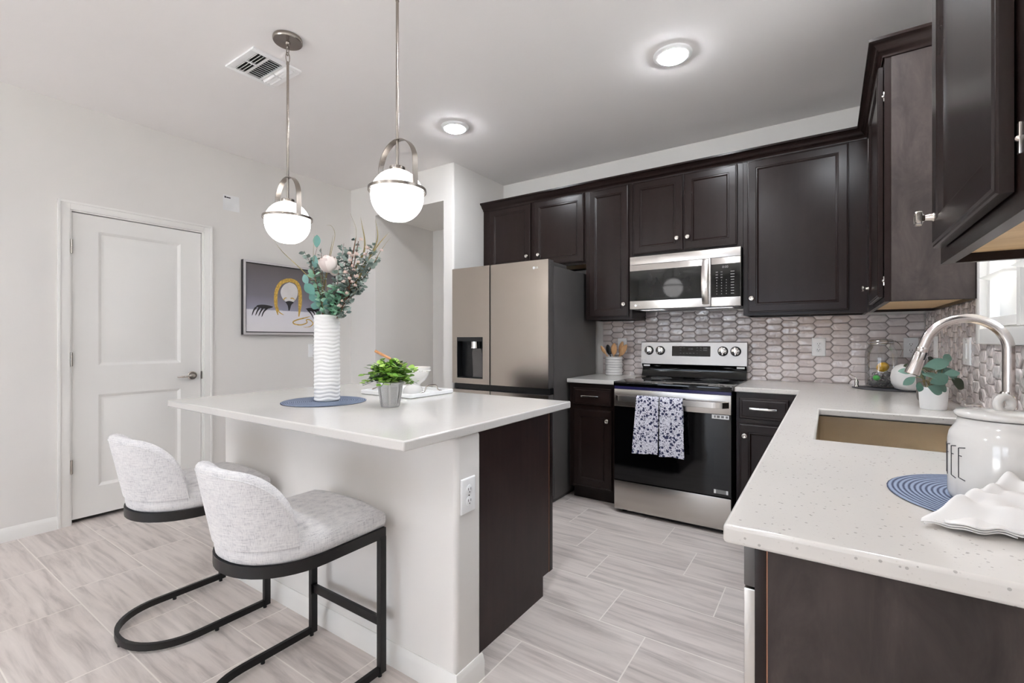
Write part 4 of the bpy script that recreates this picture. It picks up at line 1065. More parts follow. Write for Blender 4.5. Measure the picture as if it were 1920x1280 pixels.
for a, b, c in (((310, 790), (270, 840), (243, 915)), ((355, 795), (320, 850), (292, 915)), ((405, 800), (365, 860), (337, 925)), ((470, 800), (410, 860), (380, 935)),
                ((1020, 822), (1080, 890), (1115, 960)), ((1080, 830), (1120, 880), (1140, 930)), ((1120, 830), (1165, 880), (1175, 930)), ((1165, 830), (1200, 880), (1215, 925))):
    stroke([a, b, c], .018, .006, 'painted_tine', 'charcoal', .0003)
stroke([(1065, 925), (1000, 945), (880, 975), (825, 1005), (850, 1035), (940, 1045), (1020, 1015), (1010, 975), (1060, 975), (1105, 1025), (1060, 1070), (970, 1080)], .012, .008, 'painted_coil', 'gold', .0003)

# ------------------------------------------------------------------ island decor
ZT = .9142
def placemat(cx, cy, r, z, label, mat, name='placemat', egg=0.0, th=.004):
    t_ = MB(); n = 48
    rr = lambda a: r*(1+egg*math.cos(a-2.2)+egg*.5*math.cos(2*a))
    t_.rings([[(cx+rr(2*math.pi*i/n)*k*math.cos(2*math.pi*i/n), cy+rr(2*math.pi*i/n)*k*math.sin(2*math.pi*i/n), z+h) for i in range(n)] for k, h in ((.97, 0), (1, th*.5), (.975, th))])
    e = thing('tmp', '', '', (cx, cy, z)); o = t_.build(name, mat, e); o.parent = None; o.location = (cx, cy, z); bpy.data.objects.remove(e)
    return tagp(o, label, 'placemat')
placemat(-1.985, 1.345, .192, ZT, 'round blue-grey placemat under the tall white vase on the island', M['braid'], egg=.03)
VX, VY, VZ = -1.985, 1.362, ZT+.0045
def vrf(r, z, a):
    if r < .02: return r
    k = 2*math.pi*z/.0178+.9*math.sin(3*a+z*9)+.7*math.sin(5*a+1.3-z*21)
    return r+.0032*abs(math.sin(k/2))-.0016
prof = [(.001, 0), (.052, 0), (.056, .003)]+[(.0575, .004+.400*i/150) for i in range(151)]+[(.0545, .407), (.051, .404), (.050, .36), (.049, .02), (.001, .018)]
m = MB(); m.lathe(prof, (VX, VY, VZ), 72, rf=lambda r, z, a: vrf(r, z, a) if (r == .0575) else r)
o = m.build('vase', M['matteceramic'], ang=80); tagp(o, 'tall white ridged cylinder vase holding dried flowers on the island', 'vase')
# dried arrangement standing in the vase
VD = -SA*VX+CA*VY
AX = thing('flower_arrangement', 'dried eucalyptus, roses and grasses in the tall white vase', 'flower arrangement', (VX, VY, VZ+.02))
rnd = random.Random(11)
fwd = Vector((-SA, CA, 0)); rgt = Vector((CA, SA, 0))
def pa(x, y, dd=0.0): return at(x, y, VD+dd)
def stemto(m, tip, r=.0018, dd=0.0, base=None, mid=None, n=6, taper=.5):
    b = base or (617+rnd.uniform(-12, 12), 640); b = (max(605, min(630, b[0])), b[1]); bd = rnd.uniform(-.02, .02)
    p0 = pa(617+(b[0]-617)*.35, 700, bd*.5); p1 = pa(max(602, min(632, b[0]+(tip[0]-617)*.04)), 597, bd); P = [p0, p1]
    for q in (mid or []): P.append(pa(q[0], q[1], dd*.7))
    P.append(pa(tip[0], tip[1], dd)); Q = smoothpath(P, n)
    m.tube(Q, [r*(1-(1-taper)*i/(len(Q)-1)) for i in range(len(Q))], 6); return Q
mg = MB()
def blade(tip, mids, w, dd=0, base=None, thin=False):
    m_ = mg; b = base or (617+rnd.uniform(-12, 12), 600); bd = rnd.uniform(-.02, .02)
    b = (max(603, min(631, b[0])), 600); P = smoothpath([pa(617+(b[0]-617)*.5, 680, bd*.5), pa(b[0], 600, bd)]+[pa(q[0], q[1], dd*.8) for q in mids]+[pa(tip[0], tip[1], dd)], 7); n = len(P)
    R = []
    for i, p in enumerate(P):
        d = (P[min(i+1, n-1)]-P[max(i-1, 0)]).normalized(); s_ = d.cross(fwd).normalized(); u = i/(n-1); ww = w*(1-u**3)*.5+.0003
        R.append([p+s_*ww, p-fwd*ww*.35, p-s_*ww, p+fwd*ww*.2])
    m_.rings(R)
blade((513, 449), [(599, 545), (570, 510), (530, 472)], .0042, .02, (607, 600))
blade((625, 440), [(607, 548), (617, 485)], .0055, .03, (609, 600))
blade((612, 422), [(606, 555), (622, 470), (628, 440), (622, 424)], .002, .03, (606, 600))
blade((676, 406), [(668, 500), (684, 462)], .013, .0)
blade((704, 410), [(680, 500), (707, 452)], .009, .03)
blade((730, 435), [(668, 530), (682, 500), (710, 458)], .009, -.02)
blade((732, 445), [(690, 510), (714, 470)], .003, .01)
blade((657, 400), [(650, 520), (668, 440)], .002, .02)
blade((596, 480), [(606, 560)], .003, -.01, (606, 600)); blade((589, 440), [(603, 570), (588, 510)], .003, .0, (604, 600))
for i in range(9): blade((604+rnd.uniform(-6, 20), 530+rnd.uniform(-20, 20)), [], .004, rnd.uniform(-.03, .03))
mg.build('grass_blades', M['grass'], AX)
ms = MB(); me_ = MB(); mt = MB(); mm = MB(); mb_ = MB()
def sprig(m_, tip, mid, dd, nl, L, W, r=.0016, start=.35):
    Q = stemto(ms, tip, r, dd, None, mid)
    for i in range(nl):
        k = start+(1-start)*(i+rnd.random()*.5)/nl; q = Q[min(len(Q)-1, int(k*(len(Q)-1)))]
        a = rnd.uniform(0, 2*math.pi); d = (rgt*math.cos(a)+fwd*math.sin(a)+Vector((0, 0, rnd.uniform(-.1, .9)))).normalized()
        nn = Vector((rnd.uniform(-1, 1), rnd.uniform(-1, 1), rnd.uniform(.2, 1)))
        m_.leaf(q+d*.004, d, nn, L*rnd.uniform(.7, 1.2), W*rnd.uniform(.7, 1.2), rnd.uniform(-.1, .35), 4)
for tip, mid, dd, nl in (((570, 470), [(600, 540), (585, 500)], .01, 20), ((602, 466), [(608, 545), (604, 505)], .03, 18), ((645, 456), [(630, 545), (638, 500)], .05, 34), ((668, 443), [(645, 540), (660, 490)], .02, 18),
                         ((704, 456), [(655, 545), (690, 490)], -.02, 28), ((709, 481), [(655, 550), (690, 510)], .01, 26), ((684, 520), [(650, 560), (672, 545)], -.02, 28), ((650, 484), [(632, 560), (642, 520)], -.03, 30),
                         ((636, 500), [(628, 570)], -.045, 28), ((664, 500), [(640, 560), (655, 530)], -.05, 30), ((690, 470), [(650, 545), (675, 505)], -.04, 26), ((652, 582), [(640, 596)], -.03, 14), ((622, 560), [(618, 590)], -.05, 16), ((655, 465), [(640, 545), (650, 500)], .0, 24),
                         ((672, 540), [(645, 575)], -.045, 24), ((695, 500), [(655, 560), (680, 525)], .03, 24), ((580, 490), [(603, 560), (592, 525)], -.01, 10)):
    sprig(me_, tip, mid, dd, int(nl*1.9), .026, .019, .0016, .36)
me_.build('small_leaf_foliage', M['euc'], AX, smooth=True, ang=60)
for tip, mid, dd, nl in (((628, 530), [(624, 575)], -.055, 34), ((618, 545), [(616, 580)], -.05, 26), ((644, 545), [(634, 580)], -.06, 30), ((633, 556), [(626, 585)], -.06, 28), ((588, 505), [(603, 565), (594, 535)], -.02, 14)):
    sprig(mm, tip, mid, dd, int(nl*1.7), .030, .026, .0016, .3)
mm.build('mint_foliage', M['mint'], AX, ang=60)
for (x, y, lx, ly, L, W, dd) in ((594, 464, .0, 1, .050, .028, .02), (591, 504, -.05, 1, .055, .024, .0), (577, 533, -.45, 1, .042, .027, -.02), (590, 551, -.75, .75, .056, .036, -.04), (598, 566, -.6, .6, .050, .036, -.02), (601, 575, -.5, .1, .04, .03, .0), (612, 560, .1, -1, .04, .03, -.05)):
    mt.leaf(pa(x, y, dd), rgt*lx+Vector((0, 0, ly)), -fwd+rgt*rnd.uniform(-.35, .35)+Vector((0, 0, .25)), L*1.25, W*1.25, .12, 7, .9)
for tip, mid in (((595, 462), [(600, 560), (588, 500)]), ((578, 530), [(604, 575)])): stemto(ms, tip, .0015, 0, (607, 640), mid)
mt.build('round_leaf_foliage', M['teal'], AX, ang=60)
for tip, mid in (((667, 446), [(644, 570), (655, 530), (661, 480)]), ((672, 452), [(650, 560), (663, 500)]), ((660, 500), [(640, 575), (652, 540)]), ((648, 560), [(637, 590)])): stemto(ms, tip, .0042, -.045, (637, 640), mid, taper=.4)
for i in range(14): stemto(ms, (617+rnd.uniform(-16, 22), 560+rnd.uniform(-14, 14)), .0016, rnd.uniform(-.03, .03))
ms.build('stems', M['stem'], AX)
for (x, y, dd) in ((655, 476, -.05), (661, 481, -.03), (668, 478, -.05), (659, 500, -.06), (664, 507, -.05), (668, 519, -.06), (655, 523, -.065), (661, 529, -.065), (666, 536, -.06), (645, 529, -.06), (640, 565, -.06), (677, 450, -.01), (689, 466, -.03), (715, 470, .0), (656, 489, -.05), (672, 492, -.06), (650, 551, -.06), (636, 575, -.055), (684, 478, -.045), (648, 512, -.06)):
    c = pa(x, y, dd); bl = MB(); br = rnd.uniform(.0115, .0155)
    for i in range(14):
        a = rnd.uniform(0, 6.28); e = rnd.uniform(-.4, 1.3); d = Vector((math.cos(a)*math.cos(e), math.sin(a)*math.cos(e), math.sin(e)))
        bl.leaf(c, d, Vector((0, 0, 1)) if abs(d.z) < .8 else rgt, br, br*.95, -.3, 3)
    bl.build('blossom', M['blossom'], AX, ang=60)
for (x, y, dd, r) in ((615, 494, -.02, .042), (628, 506, .01, .028)):
    c = pa(x, y, dd); rs = MB()
    ax_ = Vector((.15, -.45, 1)).normalized(); b1 = ax_.orthogonal().normalized(); b2 = ax_.cross(b1)
    for ring, (nr, Rk, top) in enumerate(((3, .45, .25), (4, .66, .45), (5, .84, .7), (5, 1.0, 1.0))):
        for k in range(nr):
            a0_ = 2*math.pi*k/nr+ring*.9; wd = 2*math.pi/nr*.78; rows = []
            for s_ in range(7):
                v_ = s_/6; th = math.pi*.93-(math.pi*.93-top)*v_; fl_ = r*Rk*(1+.16*max(0, v_-.7)/.3*(ring > 1)); row = []
                for q in range(7):
                    u_ = q/6*2-1; az = a0_+u_*wd*math.sin(math.pi*(.22+.62*v_))**.6; dip = 1-.10*v_*u_*u_
                    row.append(rs.bm.verts.new(c+(b1*math.cos(az)+b2*math.sin(az))*fl_*math.sin(th)*dip+ax_*r*1.05*math.cos(th)*(1-.12*u_*u_*v_)))
                rows.append(row)
            for s_ in range(6):
                for q in range(6): rs.face([rows[s_][q], rows[s_][q+1], rows[s_+1][q+1], rows[s_+1][q]])
    rs.build('rose', M['rose'], AX, ang=60)

# green plant in a silver pot
GX, GY = -1.600, 1.412
t = thing('potted_plant', 'leafy bright green plant in a silver lattice pot on the island', 'potted plant', (GX, GY, ZT))
def octo(r, z, a): return r*(1+.02*math.cos(8*a))
m = MB(); m.lathe([(.001, 0), (.036, 0), (.039, .004), (.053, .098), (.058, .100), (.058, .108), (.053, .110), (.050, .106), (.047, .09), (.001, .09)], (GX, GY, ZT), 64, rf=octo); pt_ = m.build('pot', M['potmetal'], t, ang=40)
for k in range(8):
    a = math.pi/8+k*math.pi/4; m = MB(); R = []
    for z in (.014, .05, .09):
        r = .0395+.014*(z-.004)/.094; R.append([(GX+(r+.0021)*math.cos(a+q), GY+(r+.0021)*math.sin(a+q), ZT+z) for q in (-.27, -.14, 0, .14, .27)])
    m.rings(R, False); m.build('lattice_panel', M['potmesh'], pt_)
m = MB(); m.lathe([(.047, .092), (.03, .098), (.001, .1)], (GX, GY, ZT), 20); m.build('soil', M['soil'], t)
mf = MB(); md2 = MB(); r2 = random.Random(5); mst = MB()
for i in range(72):
    a = r2.uniform(0, 6.28); rr = abs(r2.gauss(.0, .5)); el = r2.uniform(-.28, 1.4)
    tip = Vector((GX, GY, ZT+.10))+Vector((math.cos(a)*math.cos(el)*.125, math.sin(a)*math.cos(el)*.125, math.sin(el)*.095+.012))*r2.uniform(.75, 1.08)
    b = Vector((GX+r2.uniform(-.02, .02), GY+r2.uniform(-.02, .02), ZT+.095)); P = smoothpath([b, (b+tip)/2+Vector((0, 0, .02)), tip], 5); mst.tube(P, .001, 5)
    tgt = md2 if r2.random() < .22 else mf
    for k in range(9):
        q = P[int(len(P)*(.35+.65*k/9))-1]; aa = r2.uniform(0, 6.28); d = Vector((math.cos(aa), math.sin(aa), r2.uniform(-.1, .8)))
        s_ = .85 if tgt is mf else .7
        tgt.leaf(q, d, Vector((r2.uniform(-.6, .6), r2.uniform(-.6, .6), 1)), .033*s_*r2.uniform(.7, 1.2), .031*s_*r2.uniform(.7, 1.2), .1, 4, .8)
mst.build('stems', M['leafdark'], t); mf.build('foliage', M['leafgreen'], t, ang=60); md2.build('dark_foliage', M['leafdark'], t, ang=60)

# white tray with bowl, dish and spoon
TX0, TX1, TY0, TY1 = -2.105, -1.712, 1.645, 1.965
t = thing('serving_tray', 'white rectangular tray with wire handles at the back of the island', 'tray', ((TX0+TX1)/2, (TY0+TY1)/2, ZT))
m = MB(); R = [rrect(TX0+i, TX1-i, TY0+i, TY1-i, ZT+z, .012, 3) for i, z in ((.006, 0), (0, .004), (0, .021), (.003, .023), (.009, .022), (.011, .008), (.02, .007))]
m.rings(R); m.build('tray_body', M['white'], t)
for x in (TX0+.012, TX1-.012):
    m = MB(); m.tube(smoothpath([(x, 1.72, ZT+.020), (x, 1.75, ZT+.028), (x, 1.765, ZT+.052), (x, 1.80, ZT+.056), (x, 1.835, ZT+.052), (x, 1.85, ZT+.028), (x, 1.88, ZT+.020)], 5), .0035, 8); m.build('wire_handle', M['nickel'], t)
BX, BY, BZ = -1.872, 1.83, ZT+.0078
t = thing('footed_bowl', 'white footed bowl with a beaded rim on the tray', 'bowl', (BX, BY, BZ))
m = MB(); m.lathe([(.001, 0), (.044, 0), (.045, .004), (.030, .016), (.022, .034), (.030, .048), (.056, .068), (.074, .095), (.080, .122), (.083, .136), (.079, .137), (.074, .118), (.066, .093), (.05, .073), (.02, .062), (.001, .06)], (BX, BY, BZ), 48); m.build('bowl_body', M['bowlceramic'], t)
m = MB()
for k in range(40):
    a = 2*math.pi*k/40; m.sphere((BX+.0795*math.cos(a), BY+.0795*math.sin(a), BZ+.117), .0042, u=8, v=6)
m.build('beading', M['bowlceramic'], t)
DX, DY = -1.792, 1.735
m = MB(); m.lathe([(.001, 0), (.046, 0), (.050, .004), (.0505, .018), (.047, .034), (.036, .047), (.016, .054), (.001, .055)], (DX, DY, BZ), 40)
o = m.build('domed_dish', M['ceramic']); tagp(o, 'small white domed dish on the front of the tray before the bowl', 'dish')
def utensil(name, label, cat, pts, rs, flat, mat, group=None, head=None):
    """handle tube + flattened head"""
    P = smoothpath(pts, 6); n = len(P); m = MB(); R = []
    rr = [rs[0]+(rs[1]-rs[0])*i/(n-1) for i in range(n)]; m.tube(P, rr, 8)
    o = m
    if head:
        L, W, T_ = head; d = (P[-1]-P[-2]).normalized(); s_ = d.cross(Vector(flat)).normalized(); nn = d.cross(s_); q = P[-1]-d*.008; R = []
        for i in range(11):
            u = i/10; w = W/2*(math.sin(math.pi*(u*.86+.10))**.6); R.append([q+d*L*u+s_*w*math.cos(a)+nn*T_/2*math.sin(a)-nn*.004*math.sin(math.pi*u) for a in [2*math.pi*k/12 for k in range(12)]])
        m.rings(R)
    ob = m.build(name, mat, ang=60); return tagp(ob, label, cat, group)
utensil('wooden_spoon', 'long wooden-handled spoon leaning out of the white footed bowl', 'spoon',
        [(BX+.03, BY+.005, BZ+.080), (BX-.02, BY-.012, BZ+.108), (BX-.0705, BY-.030, BZ+.1475), (BX-.16, BY-.05, BZ+.185), (BX-.245, BY-.07, BZ+.222)], (.0055, .0085), (0, 0, 1), M['orangewood'])

# ------------------------------------------------------------------ counter between fridge and range
CX_, CY_ = -1.470, 3.690
t = thing('utensil_crock', 'white ribbed utensil crock on the short counter by the range', 'crock', (CX_, CY_, ZT))
m = MB(); m.lathe([(.001, 0), (.066, 0), (.069, .004)]+[(.0695+.0016*math.sin(i*.62), .006+.142*i/70) for i in range(71)]+[(.0695, .152), (.067, .154), (.063, .150), (.062, .01), (.001, .008)], (CX_, CY_, ZT), 48); m.build('crock_body', M['ceramic'], t, ang=60)
fl = (0, -1, 0)
UG = 'wooden utensils in the crock'
def ut(px0, px1, y1, dd, head, mat, label, name='wooden_spoon', cat='spoon', group=UG, th=.0045):
    D = -SA*CX_+CA*CY_; top = at(px1, y1, D); top.y = CY_+dd*1.3
    rim = Vector((CX_+max(-.047, min(.047, (top.x-CX_)*.52)), CY_+dd, ZT+.150)); d_ = (top-rim).normalized()
    base_ = rim-d_*((rim.z-ZT-.012)/d_.z); e_ = top-d_*head[0]*.92
    utensil(name, label, cat, [base_, (base_+e_)/2, e_], (.0045, .005), fl, mat, group, head)
ut(1146, 1122, 648, -.017, (.075, .030, .009), M['bamboo'], 'leftmost narrow wooden spoon in the utensil crock')
ut(1148, 1133, 646, .016, (.085, .044, .006), M['blackplastic'], 'black spatula in the utensil crock beside the narrow wooden spoon', 'spatula', 'spatula')
ut(1150, 1157, 643, -.034, (.092, .052, .008), M['bamboo'], 'broad wooden spoon in the middle of the utensil crock')
ut(1153, 1167, 640, .034, (.095, .040, .008), M['bamboo'], 'tallest wooden spatula standing at the back of the utensil crock', 'wooden_spatula', 'spatula')
ut(1155, 1181, 646, .0, (.100, .046, .007), M['bamboo'], 'rightmost wooden turner leaning right in the utensil crock', 'wooden_turner', 'spatula')

# ------------------------------------------------------------------ right counter decor
placemat(.300, 3.575, .178, ZT, 'dark grey round mat under the glass jar in the back corner', M['braidgrey'])
JX, JY, JZ = .268, 3.620, ZT+.0042
t = thing('glass_jar', 'clear glass clip-top jar on the dark mat in the back corner', 'jar', (JX, JY, JZ))
m = MB(); m.lathe([(.001, .004), (.066, .004), (.076, .010), (.079, .025), (.079, .200), (.074, .228), (.063, .244), (.061, .252), (.061, .270)], (JX, JY, JZ), 44, cap1=False)
m.build('jar_body', M['jarglass'], t, ang=60)
m = MB(); m.lathe([(.001, .292), (.048, .294), (.059, .288), (.064, .276), (.062, .271)], (JX, JY, JZ), 40, cap1=False); m.build('glass_lid', M['jarglass'], t, ang=60)
m = MB()
for z, r in ((.266, .063), (.281, .065)): m.tube([(JX+r*math.cos(a*math.pi/20), JY+r*math.sin(a*math.pi/20), JZ+z) for a in range(40)], .0022, 6, True)
m.tube(smoothpath([(JX+.064, JY-.02, JZ+.283), (JX+.085, JY-.03, JZ+.262), (JX+.096, JY-.035, JZ+.225), (JX+.088, JY-.03, JZ+.19)], 6), .0022, 6)
m.build('wire_clasp', M['nickel'], t)
rj = random.Random(3); m = MB()
for i in range(150):
    a = rj.uniform(0, 6.28); r = .066*math.sqrt(rj.random()); z = .012+rj.random()*.028; m.sphere((JX+r*math.cos(a), JY+r*math.sin(a), JZ+z), rj.uniform(.006, .010), (1, 1, .7), 8, 5)
o = m.build('glass_pebbles', M['pebble']); tagp(o, 'clear glass pebbles in the bottom of the clip-top jar', 'pebbles', kind='stuff')
m = MB(); m.sphere((JX-.025, JY-.050, JZ+.060), .018, (1, 1, .9), 18, 12); o = m.build('lime', M['lime']); tagp(o, 'bright green ball low in the glass jar', 'fruit')
m = MB(); R = []
d = Vector((.45, -.8, .35)).normalized(); c = Vector((JX+.006, JY-.036, JZ+.125))
m.lathe([(.001, -.043), (.006, -.041), (.012, -.035), (.021, -.026), (.027, -.010), (.028, .006), (.023, .022), (.012, .034), (.006, .040), (.001, .042)], c, 20, axis=d); o = m.build('lemon', M['lemon']); tagp(o, 'yellow lemon inside the clear glass jar', 'fruit')
m = MB()
for i in range(26):
    a = rj.uniform(0, 6.28); r = .056*math.sqrt(rj.random()); m.sphere((JX+r*math.cos(a), JY+r*math.sin(a), JZ+.048+rj.random()*.042), rj.uniform(.010, .016), (1, 1, .8), 8, 6)
o = m.build('clear_beads', M['pebble']); tagp(o, 'larger clear glass beads heaped around the lemon in the jar', 'beads', kind='stuff')
# small wire ornament left of the jar
m = MB(); wx, wy = JX-.125, JY-.03
m.tube(smoothpath([(wx-.03, wy, JZ+.075), (wx-.012, wy, JZ+.062), (wx, wy, JZ+.05), (wx+.002, wy, JZ+.0)], 5), .0025, 6); m.lathe([(.001, 0), (.014, 0), (.010, .012), (.012, .03), (.006, .045), (.001, .046)], (wx+.004, wy, JZ), 16)
o = m.build('wire_ornament', M['chrome']); tagp(o, 'little silver ornament on the dark mat just left of the jar', 'ornament')
# white pumpkin-like vase
PX_, PY_ = .382, 3.478
m = MB(); rfp = lambda r, z, a: r*(1+.035*abs(math.cos(4*a)) if r > .04 else 1)
m.lathe([(.001, 0), (.038, 0), (.060, .010), (.076, .04), (.080, .075), (.074, .112), (.057, .138), (.035, .150), (.024, .148), (.018, .140), (.001, .137)], (PX_, PY_, ZT+.0042), 56, rf=rfp)
o = m.build('round_ornament', M['matteceramic'], ang=70); tagp(o, 'round ribbed white ceramic gourd beside the glass jar', 'ornament')
# dark pot behind
m = MB(); m.lathe([(.001, 0), (.040, 0), (.048, .008), (.051, .02), (.053, .130), (.050, .132), (.048, .128), (.046, .02), (.001, .018)], (.405, 2.960, ZT), 36)
o = m.build('grey_pot', M['greypot']); tagp(o, 'dark grey pot standing behind the white potted plant', 'pot')
# white pot with round-leaf plant
WX, WY = .372, 2.655
WD = -SA*WX+CA*WY
t = thing('potted_plant', 'grey-green round-leaved plant in a plain white pot beside the sink', 'potted plant', (WX, WY, ZT))
m = MB(); m.lathe([(.001, 0), (.042, 0), (.044, .003), (.0495, .092), (.048, .094), (.046, .092), (.043, .07), (.001, .07)], (WX, WY, ZT), 44); m.build('pot', M['white'], t)
m = MB(); m.lathe([(.043, .075), (.03, .083), (.001, .085)], (WX, WY, ZT), 20); m.build('soil', M['soil'], t)
ml = MB(); mk = MB(); mv = MB(); r3 = random.Random(8)
def pw(x, y, dd): return at(x, y, WD+dd)
LV = [(1731, 690, 1.0, .35, .105, .05, -.03, 0, .5), (1728, 701, 1, -.12, .10, .034, -.06, 0, .8), (1714, 697, -1, .10, .058, .028, -.04, 0, .6), (1716, 707, -.8, -.45, .058, .030, -.07, 0, .4),
      (1718, 687, -.9, .12, .062, .03, -.02, 1, 1.5), (1722, 691, 1, .05, .062, .024, -.05, 1, 2), (1740, 676, 1, -.15, .095, .032, .0, 1, 2), (1768, 688, .9, -.8, .075, .04, -.03, 0, .4),
      (1769, 701, 1, .15, .06, .03, -.05, 0, .5), (1744, 718, .9, .35, .085, .05, -.07, 0, .3), (1740, 725, .5, -.2, .06, .044, -.07, 0, .3), (1784, 711, .75, -.45, .066, .050, -.04, 1, .3), (1757, 728, .8, .1, .05, .04, -.07, 0, .3),
      (1748, 690, .6, .5, .06, .045, .04, 0, .5), (1735, 712, -.3, .5, .055, .04, .03, 0, .5), (1760, 705, .4, .5, .06, .045, .05, 0, .5), (1724, 716, -.2, -.3, .05, .03, -.02, 0, .6), (1770, 680, .5, .6, .05, .035, .02, 0, .5), (1752, 684, -.5, .5, .05, .038, .05, 1, .5)]
for (x, y, lx, ly, L, W, dd, dk, up) in LV:
    p = pw(x, y, dd); d = rgt*lx+Vector((0, 0, ly))+fwd*r3.uniform(-.3, .1)
    (mk if dk else ml).leaf(p, d, -fwd+Vector((0, 0, up)), L, W, .14, 8, .85)
    b = Vector((WX+r3.uniform(-.03, .03), WY+r3.uniform(-.03, .03), ZT+.08)); mv.tube(smoothpath([b, (b+p)/2+Vector((0, 0, .02)), p], 5), .0013, 5)
ml.build('foliage', M['eucpot'], t, ang=70); mk.build('dark_foliage', M['eucdark'], t, ang=70); mv.build('stems', M['grass'], t)
# faucet
FX_, FYc = .447, 1.985
t = thing('faucet', 'brushed gooseneck pull-down kitchen faucet behind the sink', 'faucet', (FX_, FYc, .914))
m = MB(); m.lathe([(.001, 0), (.024, 0), (.024, .006), (.021, .012), (.019, .06), (.0172, .10), (.018, .118), (.0205, .130), (.0205, .134), (.0165, .140)], (FX_, FYc, ZT), 32); m.build('base_body', M['faucet'], t)
zc = 1.180; ra = .095; pts = [(FX_, FYc, ZT+.138), (FX_, FYc, 1.10), (FX_, FYc, zc)]
for i in range(1, 19):
    a = math.pi*i/18*.90; pts.append((FX_-ra+ra*math.cos(a), FYc, zc+ra*math.sin(a)))
a = math.pi*.90; td = Vector((-math.sin(a), 0, math.cos(a))); pts.append(tuple(Vector(pts[-1])+td*.03))
m = MB(); m.tube(pts, .0145, 24); m.build('spout', M['faucet'], t)
p = Vector(pts[-1]); m = MB(); m.lathe([(.0144, -.004), (.0158, .0), (.0158, .012), (.0152, .013), (.0158, .014), (.0178, .05), (.0205, .080), (.0205, .086), (.017, .088), (.001, .088)], p, 28, axis=td); sh = m.build('spray_head', M['faucet'], t)
m = MB(); m.obox(p+td*.03+Vector((.0135, -.006, .003)), (1, 0, 0), (0, 1, 0), td, .003, .006, .012, .001); m.build('spray_button', M['blackplastic'], sh)
m = MB(); m.cyl((FX_, FYc-.02, ZT+.075), (FX_, FYc-.045, ZT+.075), .0115); m.tube([(FX_, FYc-.042, ZT+.075), (FX_, FYc-.06, ZT+.10), (FX_-.005, FYc-.075, ZT+.135)], .006, 10); m.build('lever', M['faucet'], t)
m = MB(); m.lathe([(.001, 0), (.021, 0), (.021, .004), (.012, .010), (.011, .045), (.013, .05), (.013, .058), (.001, .06)], (.447, 2.26, ZT), 20); m.tube(smoothpath([(.447, 2.26, ZT+.056), (.435, 2.26, ZT+.068), (.40, 2.26, ZT+.066)], 5), .005, 8)
o = m.build('soap_dispenser', M['faucet']); tagp(o, 'small nickel soap dispenser beside the faucet base', 'soap dispenser')
# coffee canister, placemat, napkin
placemat(.292, 1.195, .19, ZT, 'round navy braided placemat under the coffee canister', M['braid'], egg=.02)
KX, KY, KZ = .2592, 1.176, ZT+.0045; KS = .735; KV = 1.0
t = thing('coffee_canister', 'glossy white lidded coffee canister with thin dark lettering', 'canister', (KX, KY, KZ))
def kp(prof): return [(r_*KS if r_ > .002 else r_, z_*KV) for r_, z_ in prof]
m = MB(); m.lathe(kp([(.001, 0), (.092, 0), (.099, .005), (.1015, .014), (.1018, .06), (.1015, .108), (.098, .122), (.089, .134), (.0845, .140), (.083, .149), (.078, .150), (.001, .148)]), (KX, KY, KZ), 64); m.build('canister_body', M['ceramic'], t, ang=60)
m = MB(); m.lathe(kp([(.076, .1512), (.086, .1515), (.0895, .155), (.0895, .159), (.085, .162), (.05, .165), (.02, .166), (.001, .166)]), (KX, KY, KZ), 56); ld_ = m.build('lid', M['ceramic'], t, ang=60)
m = MB(); tn = Vector((CA, SA, 0)); m.tube([Vector((KX, KY, KZ+.1765))+tn*.0125*math.cos(a*math.pi/14)+Vector((0, 0, .0125*math.sin(a*math.pi/14))) for a in range(28)], .0066, 12, True); m.build('loop_handle', M['ceramic'], ld_, ang=80)
def onk(a, z, r=.0749): return Vector((KX+r*math.cos(a), KY+r*math.sin(a), KZ+z))
LT = {'E': [[(1, 1), (0, .96), (.02, .05), (1, 0)], [(.02, .72), (.5, .72)]], 'F': [[(1, 1), (0, .96), (.03, 0)], [(.02, .72), (.5, .72)]],
      'O': [[(.5, 1), (.1, .85), (0, .5), (.1, .12), (.5, 0), (.9, .12), (1, .5), (.9, .85), (.5, 1)]], 'C': [[(1, .9), (.5, 1), (.1, .85), (0, .5), (.1, .12), (.5, 0), (1, .1)]]}
a0 = math.radians(213.5); da = math.radians(14); wl = math.radians(9.5)
for k, ch in enumerate('EEFFOC'):
    ac = a0-da*k; m = MB()
    for st in LT[ch]:
        P = []
        for i in range(len(st)-1):
            (x0, z0), (x1, z1) = st[i], st[i+1]
            for q in range(6): u = q/6; P.append((x0+(x1-x0)*u, z0+(z1-z0)*u))
        P.append(st[-1]); m.tube([onk(ac+(x-.5)*wl, .042+.058*z) for x, z in P], .0008, 5)
    m.build('letter', M['ink'], t)
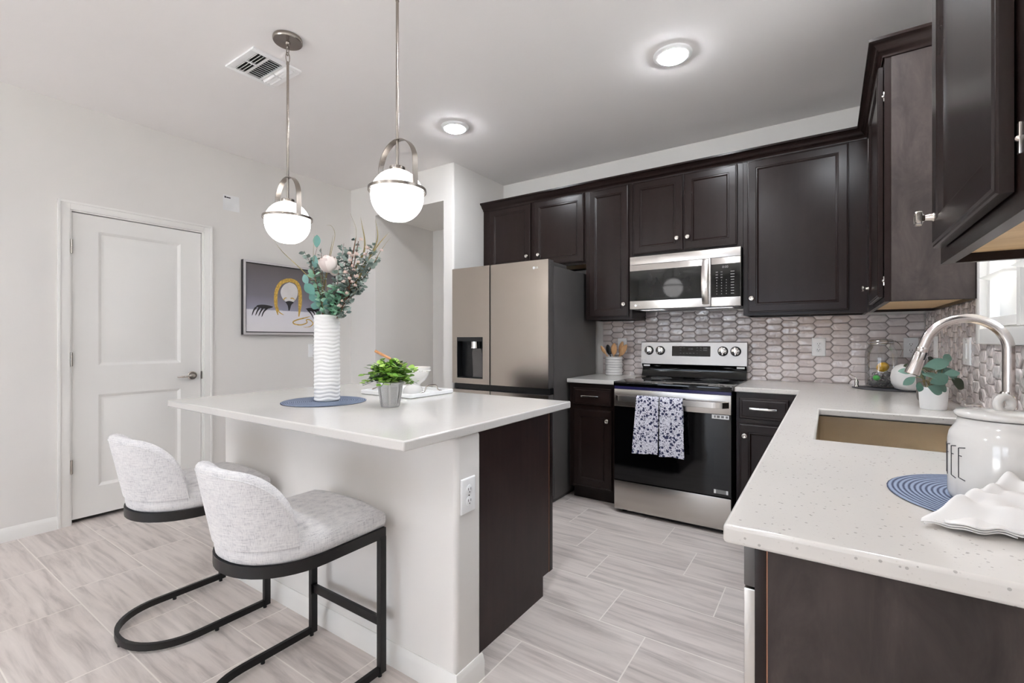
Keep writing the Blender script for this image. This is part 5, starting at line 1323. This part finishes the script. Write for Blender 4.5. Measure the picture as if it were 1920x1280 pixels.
# crumpled white napkin lying on the placemat in front of the canister
def napkin():
    m = MB()
    o0 = Vector((.122, .978, 0)); ex = Vector((.985, .05, 0)).normalized(); ey = Vector((.10, .995, 0)).normalized()
    nx, ny = 96, 60; V = []
    def ridge(u, v, u0, v0, u1, v1, w, h):
        du, dv = u1-u0, v1-v0; L2 = du*du+dv*dv; t_ = max(0, min(1, ((u-u0)*du+(v-v0)*dv)/L2)); d2 = (u-u0-t_*du)**2+((v-v0-t_*dv)*.55)**2
        return h*math.exp(-d2/(w*w))*(.55+.45*math.sin(math.pi*min(1, max(0, t_*.9+.05))))
    for i in range(nx+1):
        row = []
        for j in range(ny+1):
            u, v = i/nx, j/ny
            lx = .33*u+.04*v*(1-u)**2; ly = .145*v*(.55+.45*min(1, u*2.2))+.012*math.sin(u*7)*(1-v)*u-.014*u
            edge = max(0, min(1, u*6.5+.12, v*4.2, (1-v)*6+.25, (1-u)*8))
            h = .047*edge**.9*(.55+.45*min(1, u*3.2+.15*v))
            h += ridge(u, v, .08, .15, .34, .95, .045, .015)+ridge(u, v, .22, .9, .62, .35, .050, .014)+ridge(u, v, .36, .95, .44, .45, .030, .008)
            h += ridge(u, v, .30, .12, .95, .55, .055, .011)-ridge(u, v, .20, .25, .70, .15, .035, .010)-ridge(u, v, .45, .75, .9, .8, .04, .012)
            h += edge*(.004*math.sin(21*u-13*v+.6)+.003*math.sin(37*u+19*v)+.0025*math.sin(11*u+31*v))
            h += (1-edge)*.0035*abs(math.sin(u*26+.5))
            p_ = o0+ex*lx+ey*ly; h = max(h, 0)+.0058
            q = Vector((p_.x-KX, p_.y-KY, 0)); 
            if q.length < .083: q = q.normalized()*.083; p_.x, p_.y = KX+q.x, KY+q.y
            row.append(m.bm.verts.new((p_.x, p_.y, ZT+h)))
        V.append(row)
    for i in range(nx):
        for j in range(ny): m.face([V[i][j], V[i+1][j], V[i+1][j+1], V[i][j+1]])
    for k in range(3):                                     # folded hem layers along the front edge
        W = []
        for i in range(41):
            u = i/40; lx = .004+.105*u+.012*k; ly = -.004-.0035*k+.006*math.sin(u*9+k)
            p_ = o0+ex*lx+ey*ly; q = p_+ey*.035+ex*.012; z = ZT+.0062+.0045*k+.0016*math.sin(u*17+2*k)
            W.append([m.bm.verts.new((p_.x, p_.y, z)), m.bm.verts.new((p_.x+ey.x*.006, p_.y+ey.y*.006, z+.0012)), m.bm.verts.new((q.x, q.y, z+.008))])
        for i in range(40):
            for c in (0, 1): m.face([W[i][c], W[i+1][c], W[i+1][c+1], W[i][c+1]])
    o = m.build('napkin', M['whitecloth'], solid=.002, ang=85); tagp(o, 'crumpled white cloth napkin lying before the coffee canister', 'napkin')
napkin()
